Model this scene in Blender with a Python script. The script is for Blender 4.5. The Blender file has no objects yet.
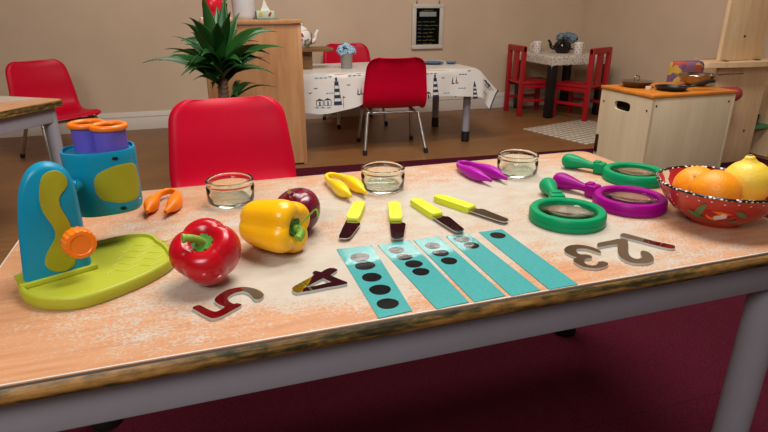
import bpy, bmesh, math, random
from mathutils import Vector, Matrix, noise
from mathutils.geometry import tessellate_polygon
random.seed(7)
PI = math.pi
sin, cos = math.sin, math.cos
S = bpy.context.scene
C = S.collection
T = 0.4521            # height of the craft table's top

# ------------------------------------------------------------------ materials
def lin(h):
    h = h.lstrip('#')
    o = []
    for i in (0, 2, 4):
        c = int(h[i:i+2], 16) / 255
        o.append(c / 12.92 if c <= .04045 else ((c + .055) / 1.055) ** 2.4)
    return (*o, 1)

class NT:
    def __init__(s, name):
        s.m = bpy.data.materials.new(name); s.m.use_nodes = True
        s.t = s.m.node_tree; s.n = s.t.nodes; s.l = s.t.links
        s.b = s.n['Principled BSDF']
    def new(s, typ, **kw):
        nd = s.n.new(typ)
        for k, v in kw.items():
            if k.startswith('i_'):
                key = k[2:].replace('_', ' ')
                nd.inputs[key].default_value = v
            else: setattr(nd, k, v)
        return nd
    def link(s, a, b): s.l.new(a, b)
    def coords(s, scale=(1, 1, 1), rot=(0, 0, 0), loc=(0, 0, 0)):
        tc = s.new('ShaderNodeTexCoord'); mp = s.new('ShaderNodeMapping')
        mp.inputs['Scale'].default_value = scale; mp.inputs['Rotation'].default_value = rot
        mp.inputs['Location'].default_value = loc
        s.link(tc.outputs['Object'], mp.inputs['Vector'])
        return mp.outputs['Vector']
    def noise(s, vec, scale, detail=3, rough=.55):
        nd = s.new('ShaderNodeTexNoise')
        nd.inputs['Scale'].default_value = scale; nd.inputs['Detail'].default_value = detail
        nd.inputs['Roughness'].default_value = rough
        s.link(vec, nd.inputs['Vector'])
        return nd.outputs['Fac']
    def ramp(s, fac, stops):
        r = s.new('ShaderNodeValToRGB'); e = r.color_ramp.elements
        while len(e) < len(stops): e.new(.5)
        for el, (p, c) in zip(e, stops):
            el.position = p; el.color = lin(c) if isinstance(c, str) else (c, c, c, 1)
        s.link(fac, r.inputs['Fac'])
        return r.outputs['Color']
    def math(s, op, a, b=None, c=None, clamp=False):
        nd = s.new('ShaderNodeMath', operation=op, use_clamp=clamp)
        for i, v in enumerate((a, b, c)):
            if v is None: continue
            if isinstance(v, (int, float)): nd.inputs[i].default_value = v
            else: s.link(v, nd.inputs[i])
        return nd.outputs[0]
    def mix(s, fac, a, b, blend='MIX'):
        nd = s.new('ShaderNodeMix', data_type='RGBA', blend_type=blend)
        for i, v in ((0, fac), (6, a), (7, b)):
            if isinstance(v, str): nd.inputs[i].default_value = lin(v)
            elif isinstance(v, (int, float)): nd.inputs[i].default_value = v
            else: s.link(v, nd.inputs[i])
        return nd.outputs[2]
    def bump(s, h, strength=.2, dist=.01):
        b = s.new('ShaderNodeBump'); b.inputs['Strength'].default_value = strength
        b.inputs['Distance'].default_value = dist
        s.link(h, b.inputs['Height']); s.link(b.outputs['Normal'], s.b.inputs['Normal'])

def plain(name, col, rough=.45, metal=0, spec=.5, var=.06, vs=30, bump=0, bs=120, coat=0, sss=0):
    t = NT(name); b = t.b
    v = t.coords()
    if var:
        f = t.noise(v, vs)
        c = lin(col)
        d = t.mix(f, '#000000', '#ffffff')
        lo = tuple(x * (1 - var) for x in c[:3]) + (1,); hi = tuple(min(1, x * (1 + var)) for x in c[:3]) + (1,)
        nd = t.new('ShaderNodeMix', data_type='RGBA')
        t.link(f, nd.inputs[0]); nd.inputs[6].default_value = lo; nd.inputs[7].default_value = hi
        t.link(nd.outputs[2], b.inputs['Base Color'])
    else: b.inputs['Base Color'].default_value = lin(col)
    b.inputs['Roughness'].default_value = rough; b.inputs['Metallic'].default_value = metal
    b.inputs['Specular IOR Level'].default_value = spec
    if coat: b.inputs['Coat Weight'].default_value = coat; b.inputs['Coat Roughness'].default_value = .08
    if bump: t.bump(t.noise(v, bs, 2), bump, .002)
    return t.m

def wood(name, c1, c2, c3=None, scale=(1, 12, 12), sc=6, rough=.5, spec=.4):
    t = NT(name)
    v = t.coords(scale)
    f = t.noise(v, sc, 6, .6)
    f2 = t.noise(v, sc * 5, 3, .6)
    a = t.math('ADD', t.math('MULTIPLY', f, .75), t.math('MULTIPLY', f2, .25))
    st = [(.32, c1), (.66, c2)] if not c3 else [(.3, c1), (.5, c2), (.7, c3)]
    t.link(t.ramp(a, st), t.b.inputs['Base Color'])
    t.b.inputs['Roughness'].default_value = rough
    t.b.inputs['Specular IOR Level'].default_value = spec
    return t.m

def thin_glass(name, tint=(.93, .97, .94), edge=(.42, .6, .5), refl=.1, rough=.02, ior=1.25):
    t = NT(name); t.n.remove(t.b)
    out = t.n['Material Output']
    lw = t.new('ShaderNodeLayerWeight'); lw.inputs['Blend'].default_value = .35
    tr = t.new('ShaderNodeBsdfTransparent'); gl = t.new('ShaderNodeBsdfGlossy')
    gl.inputs['Roughness'].default_value = rough
    col = t.new('ShaderNodeMix', data_type='RGBA')
    t.link(t.math('POWER', lw.outputs['Facing'], 2.5), col.inputs[0])
    col.inputs[6].default_value = (*tint, 1); col.inputs[7].default_value = (*edge, 1)
    t.link(col.outputs[2], tr.inputs['Color'])
    fr = t.new('ShaderNodeFresnel'); fr.inputs['IOR'].default_value = ior
    mx = t.new('ShaderNodeMixShader')
    t.link(t.math('MULTIPLY_ADD', fr.outputs[0], .8, refl * .15), mx.inputs[0])
    t.link(tr.outputs[0], mx.inputs[1]); t.link(gl.outputs[0], mx.inputs[2])
    t.link(mx.outputs[0], out.inputs['Surface'])
    return t.m

def real_glass(name, col, ior=1.46):
    t = NT(name); b = t.b
    b.inputs['Base Color'].default_value = (*col, 1)
    b.inputs['Transmission Weight'].default_value = 1
    b.inputs['Roughness'].default_value = .0
    b.inputs['IOR'].default_value = ior
    return t.m

M = {}
M['teal_plastic'] = plain('teal_plastic', '#068cb0', .36, spec=.35, var=.02)
M['lime_plastic'] = plain('lime_plastic', '#a09c18', .5, var=.05, vs=60)
M['lime_tray'] = plain('lime_tray', '#aeb32c', .45, var=.03)
M['orange_plastic'] = plain('orange_plastic', '#f47a10', .35, var=.02)
M['purple_tube'] = plain('purple_tube', '#6153bb', .38, var=.03)
M['dark_lens'] = plain('dark_lens', '#2a2548', .15, var=0)
M['red_plastic'] = plain('red_plastic', '#c8002a', .42, spec=.24, var=.03, vs=8)
M['tweezer_orange'] = plain('tweezer_orange', '#ff8312', .4, spec=.35, var=.03)
M['tweezer_yellow'] = plain('tweezer_yellow', '#f8cf14', .35, var=.03)
M['tweezer_purple'] = plain('tweezer_purple', '#a80e9e', .4, spec=.3, var=.03)
M['green_plastic'] = plain('green_plastic', '#00905a', .4, spec=.22, var=.02)
M['magenta_plastic'] = plain('magenta_plastic', '#98007e', .4, spec=.2, var=.02)
M['lime_handle'] = plain('lime_handle', '#d7de2c', .5, var=.03)
M['steel_blade'] = plain('steel_blade', '#a19c9a', .04, 1, var=.05)
M['blade_edge'] = plain('blade_edge', '#c9c9c9', .25, 1, var=0)
M['mirror'] = plain('mirror', '#d8d6d2', .02, 1, var=0)
M['mirror_edge'] = plain('mirror_edge', '#b9bdb9', .2, .2, var=0)
M['black_print'] = plain('black_print', '#0d0f10', .35, var=.3, vs=400)
M['black_plastic'] = plain('black_plastic', '#111010', .5, var=.1)
M['chrome'] = plain('chrome', '#b5b2ad', .28, .9, var=.3, vs=60)
M['grey_metal'] = plain('grey_metal', '#96929a', .5, 0, .4, var=.04, vs=20)
M['glass'] = real_glass('glass', (.93, 1, .955), 1.36)
M['lens'] = real_glass('lens', (1, 1, 1), 1.33)
M['foot_rubber'] = plain('foot_rubber', '#0d0a0a', .7, var=.1)
M['white_paint'] = plain('white_paint', '#d3c9bd', .5, var=.04)
M['red_paint'] = plain('red_paint', '#a80f1b', .4, var=.05)
M['black_paint'] = plain('black_paint', '#0c0a0b', .45, var=.1)
M['screw'] = plain('screw', '#4b3a22', .4, .8, var=0)
M['dark_hole'] = plain('dark_hole', '#0e0805', .9, var=0)
M['iron_black'] = plain('iron_black', '#141312', .4, .3, var=.1)
M['pan_steel'] = plain('pan_steel', '#a59d92', .22, 1, var=.1)
M['porcelain'] = plain('porcelain', '#e3dbd2', .3, var=.03)
M['ink_rose'] = plain('ink_rose', '#a84463', .5, var=.1)
M['ink_leaf'] = plain('ink_leaf', '#5f7a4a', .5, var=.1)
M['navy'] = plain('navy', '#1c2742', .5, var=.1)
M['skyblue_ink'] = plain('skyblue_ink', '#3f8fae', .5, var=.1)
M['red_ink'] = plain('red_ink', '#9a2b33', .5, var=.1)
M['cloth_white'] = plain('cloth_white', '#d9d3cb', .32, spec=.5, var=.03)
M['blue_petal'] = plain('blue_petal', '#a9cbe0', .7, var=.2, vs=60)
M['dusty_petal'] = plain('dusty_petal', '#8099a8', .8, var=.3, vs=60)
M['tin_grey'] = plain('tin_grey', '#97928a', .5, .2, var=.25, vs=90)
M['slate_blue'] = plain('slate_blue', '#41607c', .4, var=.25, vs=50)
M['glossy_black'] = plain('glossy_black', '#15100f', .12, var=.1)
M['slate'] = plain('slate', '#07090b', .9, spec=.1, var=.2)
M['board_text'] = plain('board_text', '#a69a4e', .8, var=.1)
M['board_white'] = plain('board_white', '#8e9692', .8, var=.2)
M['rope'] = plain('rope', '#6a4a2c', .8, var=.2, vs=200)
M['leaf_green'] = plain('leaf_green', '#23521f', .38, var=.5, vs=14)
M['stem_green'] = plain('stem_green', '#7ba534', .5, var=.2, vs=80)
M['calyx_green'] = plain('calyx_green', '#3f7d1e', .5, var=.25, vs=120)
M['cut_stem'] = plain('cut_stem', '#b7a878', .8, var=.2, vs=300)
M['pepper_red'] = plain('pepper_red', '#b8061a', .24, spec=.45, var=.12, vs=14)
M['pepper_yellow'] = plain('pepper_yellow', '#fdb80a', .26, spec=.45, var=.06, vs=14)
M['orange_peel'] = plain('orange_peel', '#fb970c', .45, var=.05, bump=.35, bs=420)
M['lemon_peel'] = plain('lemon_peel', '#e8c43c', .45, var=.06, bump=.3, bs=300)
M['navel'] = plain('navel', '#8d7a3c', .8, var=.2)
M['pot_clay'] = plain('pot_clay', '#7b4a35', .8, var=.1)
M['soil'] = plain('soil', '#2b1d14', .95, var=.3, vs=120, bump=.6)
M['lantern_red'] = plain('lantern_red', '#cf0d24', .3, var=.06)
M['vase_white'] = plain('vase_white', '#c9c4c2', .6, var=.02, bump=.8, bs=160)
M['tissue_box'] = plain('tissue_box', '#aebfa4', .6, var=.1, vs=40)
M['tissue'] = plain('tissue', '#d8d2c8', .8, var=.05)
M['ochre'] = plain('ochre', '#c79c3e', .6, var=.1)
M['trunk'] = plain('trunk', '#8b7360', .9, var=.4, vs=60, bump=.8, bs=60)
M['kitchen_orange'] = wood('kitchen_orange', '#b86418', '#d98630', scale=(2, 10, 10))
M['kitchen_ply'] = wood('kitchen_ply', '#cfb995', '#dcc9a8', scale=(8, 8, .7), sc=3)
M['shelf_ply'] = wood('shelf_ply', '#d5b084', '#e6c89f', scale=(12, 12, 1.2), sc=3)
M['cab_beech'] = wood('cab_beech', '#b07a4e', '#c99669', scale=(10, 10, .8), sc=3.5, rough=.4)
M['stand_wood'] = wood('stand_wood', '#5b3c20', '#8a6338', scale=(2, 10, 10), sc=7)
M['green_shelf'] = plain('green_shelf', '#3f8a55', .5, var=.05)
M['purple_cloth'] = plain('purple_cloth', '#6b4668', .8, var=.3, vs=30)
M['bolster_red'] = plain('bolster_red', '#a8383e', .8, var=.3, vs=30)
M['cream_net'] = plain('cream_net', '#cfc6b8', .9, var=.1, vs=200)
M['maroon_paint'] = plain('maroon_paint', '#6e2236', .8, var=.04)
M['crimson_paint'] = plain('crimson_paint', '#b01030', .8, var=.04)
M['ceiling_paint'] = plain('ceiling_paint', '#b9ab98', .9, var=.03)
M['blanket_yellow'] = plain('blanket_yellow', '#c79a35', .8, var=.2)

def emis(name, col, strength):
    t = NT(name)
    t.b.inputs['Base Color'].default_value = (1, 1, 1, 1)
    t.b.inputs['Emission Color'].default_value = lin(col)
    t.b.inputs['Emission Strength'].default_value = strength
    return t.m
M['card_sheen_glow'] = emis('card_sheen_glow', '#fff6ea', 7)  # glow of the added panel that the glossy cards mirror

def wall_mat():
    t = NT('wall_paint')
    v = t.coords()
    f = t.noise(v, 3.0, 4)
    t.link(t.ramp(f, [(.3, '#cdb499'), (.7, '#d6bda2')]), t.b.inputs['Base Color'])
    t.b.inputs['Roughness'].default_value = .75
    t.bump(t.noise(v, 300, 2), .08, .001)
    return t.m
M['wall'] = wall_mat()

def floor_mat():
    t = NT('floor_laminate')
    v = t.coords()
    br = t.new('ShaderNodeTexBrick')
    t.link(v, br.inputs['Vector'])
    br.offset = .37; br.offset_frequency = 2
    br.inputs['Scale'].default_value = 1
    br.inputs['Brick Width'].default_value = .9; br.inputs['Row Height'].default_value = .095
    br.inputs['Mortar Size'].default_value = .0012; br.inputs['Mortar Smooth'].default_value = .4
    br.inputs['Color1'].default_value = lin('#7a5230'); br.inputs['Color2'].default_value = lin('#8f6338')
    br.inputs['Mortar'].default_value = lin('#5c3a24')
    g = t.noise(t.coords((1.6, 26, 1)), 5, 6, .65)
    c = t.mix(.55, br.outputs['Color'], t.ramp(g, [(.3, '#573820'), (.5, '#855a33'), (.72, '#a2743f')]))
    t.link(c, t.b.inputs['Base Color'])
    t.b.inputs['Roughness'].default_value = .42
    return t.m
M['floor'] = floor_mat()

def carpet_mat():
    t = NT('carpet_burgundy')
    v = t.coords()
    f = t.noise(v, 420, 2)
    br = t.new('ShaderNodeTexBrick'); t.link(v, br.inputs['Vector'])
    br.offset = 0; br.inputs['Scale'].default_value = 1
    br.inputs['Brick Width'].default_value = .5; br.inputs['Row Height'].default_value = .5
    br.inputs['Mortar Size'].default_value = .0015
    br.inputs['Color1'].default_value = (1, 1, 1, 1); br.inputs['Color2'].default_value = (.92, .92, .92, 1)
    br.inputs['Mortar'].default_value = (.7, .7, .7, 1)
    c = t.ramp(f, [(.25, '#300812'), (.75, '#5a1628')])
    t.link(t.mix(1, c, br.outputs['Color'], 'MULTIPLY'), t.b.inputs['Base Color'])
    t.b.inputs['Roughness'].default_value = 1; t.b.inputs['Specular IOR Level'].default_value = .1
    t.bump(f, .5, .003)
    return t.m
M['carpet'] = carpet_mat()

def laminate_mat():
    t = NT('worn_beech_laminate')
    g = t.noise(t.coords((2.2, 30, 1)), 5, 5, .6)
    base = t.ramp(g, [(.3, '#bb825c'), (.5, '#c68e66'), (.7, '#ce9970')])
    # pale worn and dusted patches: soft blotches broken up by fine speckle
    v = t.coords()
    big = t.noise(t.coords((1.0, 1.4, 1), loc=(.3, .1, 0)), 5, 3, .5)
    mid = t.noise(t.coords((1.0, 1.6, 1)), 26, 5, .7)
    fine = t.noise(t.coords((1, 1.5, 1)), 230, 3, .75)
    sep = t.new('ShaderNodeSeparateXYZ'); t.link(v, sep.inputs[0])
    def blob(bx, by, rx, ry, amp):
        ux = t.math('DIVIDE', t.math('SUBTRACT', sep.outputs['X'], bx), rx)
        uy = t.math('DIVIDE', t.math('SUBTRACT', sep.outputs['Y'], by), ry)
        d2 = t.math('ADD', t.math('MULTIPLY', ux, ux), t.math('MULTIPLY', uy, uy))
        return t.math('MULTIPLY', t.math('POWER', 2.718, t.math('MULTIPLY', d2, -1)), amp)
    m = None
    for q in BLOBS:
        k = blob(*q); m = k if m is None else t.math('ADD', m, k)
    s = t.math('ADD', t.math('MULTIPLY', big, .28), t.math('MULTIPLY', mid, .26))
    s = t.math('ADD', s, t.math('MULTIPLY', fine, .56))
    s = t.math('ADD', s, m)
    w = t.ramp(s, [(.595, 0.0), (.675, 1.0)])
    cream = t.ramp(mid, [(.3, '#b9b2a2'), (.7, '#c4c0b4')])
    wf = t.math('MULTIPLY', w, .86)
    t.link(t.mix(wf, base, cream), t.b.inputs['Base Color'])
    t.b.inputs['Roughness'].default_value = .45
    t.b.inputs['Specular IOR Level'].default_value = .3
    return t.m
BLOBS = [(-.22, -.155, .17, .070, .19), (-.02, -.15, .17, .09, .15), (.25, -.17, .10, .10, .22), (.10, -.02, .16, .06, .06), (-.12, .08, .32, .14, .105), (.12, .12, .34, .13, .095), (.34, .06, .16, .16, .065), (.42, -.20, .08, .05, .03)]
M['laminate'] = laminate_mat()

def edge_mat():
    t = NT('worn_table_edge')
    v = t.coords((1, 1, 1))
    f = t.noise(t.coords((1.5, 1.5, 45)), 3.2, 5, .6)
    f2 = t.noise(t.coords((1, 1, 4)), 45, 4, .65)
    a = t.math('ADD', t.math('MULTIPLY', f, .6), t.math('MULTIPLY', f2, .4))
    t.link(t.ramp(a, [(.40, '#2a2410'), (.47, '#4d421d'), (.53, '#85602d'), (.64, '#b58344')]), t.b.inputs['Base Color'])
    t.b.inputs['Roughness'].default_value = .5
    return t.m
M['edge'] = edge_mat()
M['laminate_rim'] = plain('laminate_rim', '#cfc8bd', .4, var=.1)
M['edge_line'] = plain('edge_line', '#3a2c22', .6, var=.1)

def crinkle(t, v):
    sep = t.new('ShaderNodeSeparateXYZ'); t.link(v, sep.inputs[0])
    k = t.math('MULTIPLY', t.math('ADD', sep.outputs['Y'], .058), 40, clamp=True)
    return t.math('MULTIPLY', t.noise(v, 190, 3, .6), k)
def card_mat(name, roughness):
    t = NT(name)
    v = t.coords()
    f = t.noise(v, 500, 2)
    c = t.ramp(f, [(.3, '#3d9a98'), (.7, '#4aa6a4')])
    t.link(c, t.b.inputs['Base Color'])
    t.b.inputs['Roughness'].default_value = roughness
    t.b.inputs['Coat Weight'].default_value = .9; t.b.inputs['Coat Roughness'].default_value = .04
    t.b.inputs['Specular IOR Level'].default_value = .1
    h = crinkle(t, v)
    b = t.new('ShaderNodeBump'); b.inputs['Strength'].default_value = .16; b.inputs['Distance'].default_value = .001
    t.link(h, b.inputs['Height']); t.link(b.outputs['Normal'], t.b.inputs['Coat Normal'])
    return t.m
M['card'] = card_mat('laminated_card', .55)
def dot_mat():
    t = NT('laminated_dot')
    v = t.coords()
    t.link(t.ramp(t.noise(v, 400, 2), [(.3, '#0b0d0e'), (.8, '#1b1f20')]), t.b.inputs['Base Color'])
    t.b.inputs['Roughness'].default_value = .8; t.b.inputs['Specular IOR Level'].default_value = .05
    t.b.inputs['Coat Weight'].default_value = .9; t.b.inputs['Coat Roughness'].default_value = .04
    b = t.new('ShaderNodeBump'); b.inputs['Strength'].default_value = .16; b.inputs['Distance'].default_value = .001
    t.link(crinkle(t, v), b.inputs['Height']); t.link(b.outputs['Normal'], t.b.inputs['Coat Normal'])
    return t.m
M['dot'] = dot_mat()

def onion_mat():
    t = NT('onion_skin')
    f = t.noise(t.coords((60, 60, 4)), 2, 4)
    t.link(t.ramp(f, [(.3, '#3c0616'), (.55, '#6d0f26'), (.8, '#8d2038')]), t.b.inputs['Base Color'])
    t.b.inputs['Roughness'].default_value = .2
    return t.m
M['onion'] = onion_mat()

def bowl_mat(name, inside):
    t = NT(name)
    v = t.coords()
    if inside:
        vo = t.new('ShaderNodeTexVoronoi'); vo.inputs['Scale'].default_value = 75
        t.link(v, vo.inputs['Vector'])
        hs = t.new('ShaderNodeSeparateColor'); t.link(vo.outputs['Color'], hs.inputs[0])
        c = t.ramp(hs.outputs[0], [(.0, '#b3262a'), (.45, '#b3262a'), (.5, '#24308a'), (.62, '#c9372e'), (.8, '#5f7436'), (.92, '#e0d6c0')])
        cr = c.node; cr.color_ramp.interpolation = 'CONSTANT'
    else:
        c = t.ramp(t.noise(v, 18, 3), [(.3, '#b02a22'), (.7, '#c63a2c')])
    t.link(c, t.b.inputs['Base Color'])
    t.b.inputs['Roughness'].default_value = .14
    return t.m
M['bowl_out'] = bowl_mat('bowl_red_glaze', False)
M['bowl_in'] = bowl_mat('bowl_painted_inside', True)
def rim_mat():
    t = NT('bowl_speckled_rim')
    vo = t.new('ShaderNodeTexVoronoi'); vo.inputs['Scale'].default_value = 170
    t.link(t.coords(), vo.inputs['Vector'])
    c = t.ramp(vo.outputs['Distance'], [(.0, '#e9e2d2'), (.33, '#e9e2d2'), (.39, '#15110e')])
    t.link(c, t.b.inputs['Base Color']); t.b.inputs['Roughness'].default_value = .2
    return t.m
M['bowl_rim'] = rim_mat()

def rug_mat():
    t = NT('rug_grid')
    br = t.new('ShaderNodeTexBrick'); t.link(t.coords(), br.inputs['Vector'])
    br.offset = 0; br.inputs['Scale'].default_value = 1
    br.inputs['Brick Width'].default_value = .045; br.inputs['Row Height'].default_value = .045
    br.inputs['Mortar Size'].default_value = .005
    br.inputs['Color1'].default_value = lin('#d0c2ae'); br.inputs['Color2'].default_value = lin('#c4b6a2')
    br.inputs['Mortar'].default_value = lin('#7d7264')
    t.link(br.outputs['Color'], t.b.inputs['Base Color']); t.b.inputs['Roughness'].default_value = .95
    return t.m
M['rug'] = rug_mat()

def lace_mat():
    t = NT('lace')
    vo = t.new('ShaderNodeTexVoronoi'); vo.inputs['Scale'].default_value = 55
    t.link(t.coords(), vo.inputs['Vector'])
    c = t.ramp(vo.outputs['Distance'], [(.1, '#57483a'), (.3, '#c9beac'), (.6, '#d8cdbd')])
    t.link(c, t.b.inputs['Base Color']); t.b.inputs['Roughness'].default_value = .9
    return t.m
M['lace'] = lace_mat()

def patch_mat():
    t = NT('patchwork_fabric')
    vo = t.new('ShaderNodeTexVoronoi', distance='CHEBYCHEV'); vo.inputs['Scale'].default_value = 18
    t.link(t.coords(loc=(.4, .2, .1)), vo.inputs['Vector'])
    sc = t.new('ShaderNodeSeparateColor'); t.link(vo.outputs['Color'], sc.inputs[0])
    c = t.ramp(sc.outputs[0], [(.0, '#7a4f6a'), (.3, '#b34a42'), (.5, '#c39a3c'), (.65, '#5a4a6e'), (.82, '#8d5a76')])
    c.node.color_ramp.interpolation = 'CONSTANT'
    t.link(c, t.b.inputs['Base Color']); t.b.inputs['Roughness'].default_value = .9
    return t.m
M['patch'] = patch_mat()

# ------------------------------------------------------------------ mesh builder
class B:
    def __init__(s): s.bm = bmesh.new()
    def _mark(s): return set(s.bm.faces)
    def _fin(s, before, mi):
        for f in s.bm.faces:
            if f not in before: f.material_index = mi
    def box(s, c, d, rot=0, bev=0, mi=0, mat=None, seg=2):
        before = s._mark()
        r = bmesh.ops.create_cube(s.bm, size=1)
        vs = r['verts']
        m = Matrix.Translation(c) @ Matrix.Rotation(rot, 4, 'Z') @ (mat if mat else Matrix.Identity(4)) @ Matrix.Diagonal((*d, 1))
        bmesh.ops.transform(s.bm, matrix=m, verts=vs)
        if bev:
            es = list({e for v in vs for e in v.link_edges})
            bmesh.ops.bevel(s.bm, geom=es, offset=bev, segments=seg, profile=.5, affect='EDGES')
        s._fin(before, mi); return s
    def surf(s, fn, nu, nv, cu=False, cv=False, mi=0, capu=False):
        before = s._mark()
        V = [[s.bm.verts.new(fn(i / (nu if cu else nu - 1), j / (nv if cv else nv - 1))) for j in range(nv)] for i in range(nu)]
        for i in range(nu if cu else nu - 1):
            for j in range(nv if cv else nv - 1):
                a, b, c, d = V[i][j], V[(i + 1) % nu][j], V[(i + 1) % nu][(j + 1) % nv], V[i][(j + 1) % nv]
                try: s.bm.faces.new((a, b, c, d))
                except ValueError: pass
        if capu and cv:
            s.bm.faces.new(V[0][::-1]); s.bm.faces.new(V[-1])
        s._fin(before, mi); return V
    def lathe(s, prof, n=32, c=(0, 0, 0), sx=1, sy=1, mi=0, mat=None, closed=False, a0=0):
        """prof: list of (r, z); r = 0 closes to a pole"""
        before = s._mark()
        mat = mat or Matrix.Identity(4)
        c = Vector(c); rings = []
        for r, z in prof:
            if r < 1e-6: rings.append([s.bm.verts.new(c + mat @ Vector((0, 0, z)))])
            else: rings.append([s.bm.verts.new(c + mat @ Vector((r * sx * cos(a0 + 2 * PI * k / n), r * sy * sin(a0 + 2 * PI * k / n), z))) for k in range(n)])
        pairs = list(zip(rings, rings[1:]))
        if closed: pairs.append((rings[-1], rings[0]))
        for a, b in pairs:
            for k in range(n):
                k2 = (k + 1) % n
                if len(a) == 1 and len(b) == 1: continue
                if len(a) == 1: s.bm.faces.new((a[0], b[k2], b[k]))
                elif len(b) == 1: s.bm.faces.new((a[k], a[k2], b[0]))
                else: s.bm.faces.new((a[k], a[k2], b[k2], b[k]))
        if not closed:
            if len(rings[0]) > 1: s.bm.faces.new(rings[0][::-1])
            if len(rings[-1]) > 1: s.bm.faces.new(rings[-1])
        s._fin(before, mi); return s
    def tube(s, pts, r, n=10, mi=0, sx=1, up=None, cap=True):
        """r: number or list; sx flattens across the 'up' direction. """
        before = s._mark()
        pts = [Vector(p) for p in pts]
        if not isinstance(r, (list, tuple)): r = [r] * len(pts)
        rings = []; nrm = None
        for i, p in enumerate(pts):
            t = (pts[min(i + 1, len(pts) - 1)] - pts[max(i - 1, 0)]).normalized()
            if up is not None: nrm = (Vector(up) - t * Vector(up).dot(t)).normalized()
            elif nrm is None:
                h = Vector((0, 0, 1)) if abs(t.z) < .9 else Vector((1, 0, 0))
                nrm = (h - t * h.dot(t)).normalized()
            else: nrm = (nrm - t * nrm.dot(t)).normalized()
            bi = t.cross(nrm)
            rr = r[i] if isinstance(r[i], (list, tuple)) else (r[i], r[i] * sx)
            rings.append([s.bm.verts.new(p + nrm * rr[0] * cos(2 * PI * k / n) + bi * rr[1] * sin(2 * PI * k / n)) for k in range(n)])
        for a, b in zip(rings, rings[1:]):
            for k in range(n): s.bm.faces.new((a[k], a[(k + 1) % n], b[(k + 1) % n], b[k]))
        if cap: s.bm.faces.new(rings[0][::-1]); s.bm.faces.new(rings[-1])
        s._fin(before, mi); return s
    def plate(s, out, z0, z1, holes=(), mi=0, mside=None, mat=None, bev=0, seg=2):
        """flat plate from an outline, with holes"""
        mat = mat or Matrix.Identity(4)
        mside = mi if mside is None else mside
        before = s._mark()
        loops = [list(out)] + [list(h) for h in holes]
        flat = [p for l in loops for p in l]
        top = [s.bm.verts.new(mat @ Vector((x, y, z1))) for x, y in flat]
        bot = [s.bm.verts.new(mat @ Vector((x, y, z0))) for x, y in flat]
        if holes:
            tris = tessellate_polygon([[Vector((x, y, 0)) for x, y in l] for l in loops])
            for t in tris:
                try: s.bm.faces.new([top[i] for i in t]); s.bm.faces.new([bot[i] for i in t[::-1]])
                except ValueError: pass
        else:
            s.bm.faces.new(top); s.bm.faces.new(bot[::-1])
        s._fin(before, mi)
        before = s._mark()
        o = 0
        for l in loops:
            n = len(l)
            for k in range(n):
                a, b = o + k, o + (k + 1) % n
                s.bm.faces.new((bot[a], bot[b], top[b], top[a]))
            o += n
        s._fin(before, mside)
        if bev:
            tops = set(top)
            es = [e for e in s.bm.edges if e.verts[0] in tops and e.verts[1] in tops and any(f.material_index == mside and len(f.verts) == 4 for f in e.link_faces)]
            bmesh.ops.bevel(s.bm, geom=es, offset=bev, segments=seg, profile=.5, affect='EDGES')
        return s
    def face(s, pts, mi=0):
        f = s.bm.faces.new([s.bm.verts.new(Vector(p)) for p in pts]); f.material_index = mi; return s

def smooth_path(pts, n=6, closed=False):
    """Catmull-Rom through the points, any dimension"""
    P = [Vector(p) for p in pts]; out = []; m = len(P)
    rng = range(m if closed else m - 1)
    for i in rng:
        if closed: a, b, c, d = P[(i - 1) % m], P[i], P[(i + 1) % m], P[(i + 2) % m]
        else: a, b, c, d = P[max(i - 1, 0)], P[i], P[i + 1], P[min(i + 2, m - 1)]
        for k in range(n):
            t = k / n
            out.append(.5 * ((2 * b) + (c - a) * t + (2 * a - 5 * b + 4 * c - d) * t * t + (3 * b - a - 3 * c + d) * t ** 3))
    if not closed: out.append(P[-1])
    return out

def mats(ms): return [M[m] for m in ([ms] if isinstance(ms, str) else ms)]
def obj(name, b, ms, parent=None, label=None, world=False, ang=40, sub=0, solid=0, recalc=True):
    if recalc: bmesh.ops.recalc_face_normals(b.bm, faces=b.bm.faces[:])
    me = bpy.data.meshes.new(name); b.bm.to_mesh(me); b.bm.free()
    for m in mats(ms): me.materials.append(m)
    for p in me.polygons: p.use_smooth = True
    me.set_sharp_from_angle(angle=math.radians(ang))
    o = bpy.data.objects.new(name, me); C.objects.link(o)
    if parent:
        if world:
            w = Matrix.Identity(4); q = parent; ch = []
            while q: ch.append(q); q = q.parent
            for q in ch[::-1]: w = w @ Matrix.LocRotScale(q.location, q.rotation_euler, q.scale)
            me.transform(w.inverted())
        o.parent = parent
    if label: o['label'] = label
    if solid:
        md = o.modifiers.new('thickness', 'SOLIDIFY'); md.thickness = solid; md.offset = 0
    if sub:
        md = o.modifiers.new('smooth', 'SUBSURF'); md.levels = sub; md.render_levels = sub
    return o
def thing(name, label, cat, loc=(0, 0, 0), rz=0, group=None):
    o = bpy.data.objects.new(name, None); C.objects.link(o)
    o.empty_display_size = .05
    o.location = loc; o.rotation_euler = (0, 0, rz)
    o['label'] = label; o['category'] = cat
    if group: o['group'] = group
    return o
def tag(o, label, cat, group=None, loc=None, kind=None):
    """a thing that is one mesh built in world coordinates; loc moves its origin to its base"""
    o['label'] = label; o['category'] = cat
    if group: o['group'] = group
    if kind: o['kind'] = kind
    if loc is not None:
        o.data.transform(Matrix.Translation(-Vector(loc))); o.location = loc
    return o
def struct(name, b, ms, **k):
    o = obj(name, b, ms, **k); o['kind'] = 'structure'; return o
def copy_tree(o, parent=None):
    c = o.copy(); C.objects.link(c)
    if parent: c.parent = parent
    for ch in list(o.children): copy_tree(ch, c)
    return c
def repeat(first, loc, rz, label, group=None):
    c = copy_tree(first); c.location = loc; c.rotation_euler = (0, 0, rz); c['label'] = label
    if group: c['group'] = group
    return c

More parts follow.
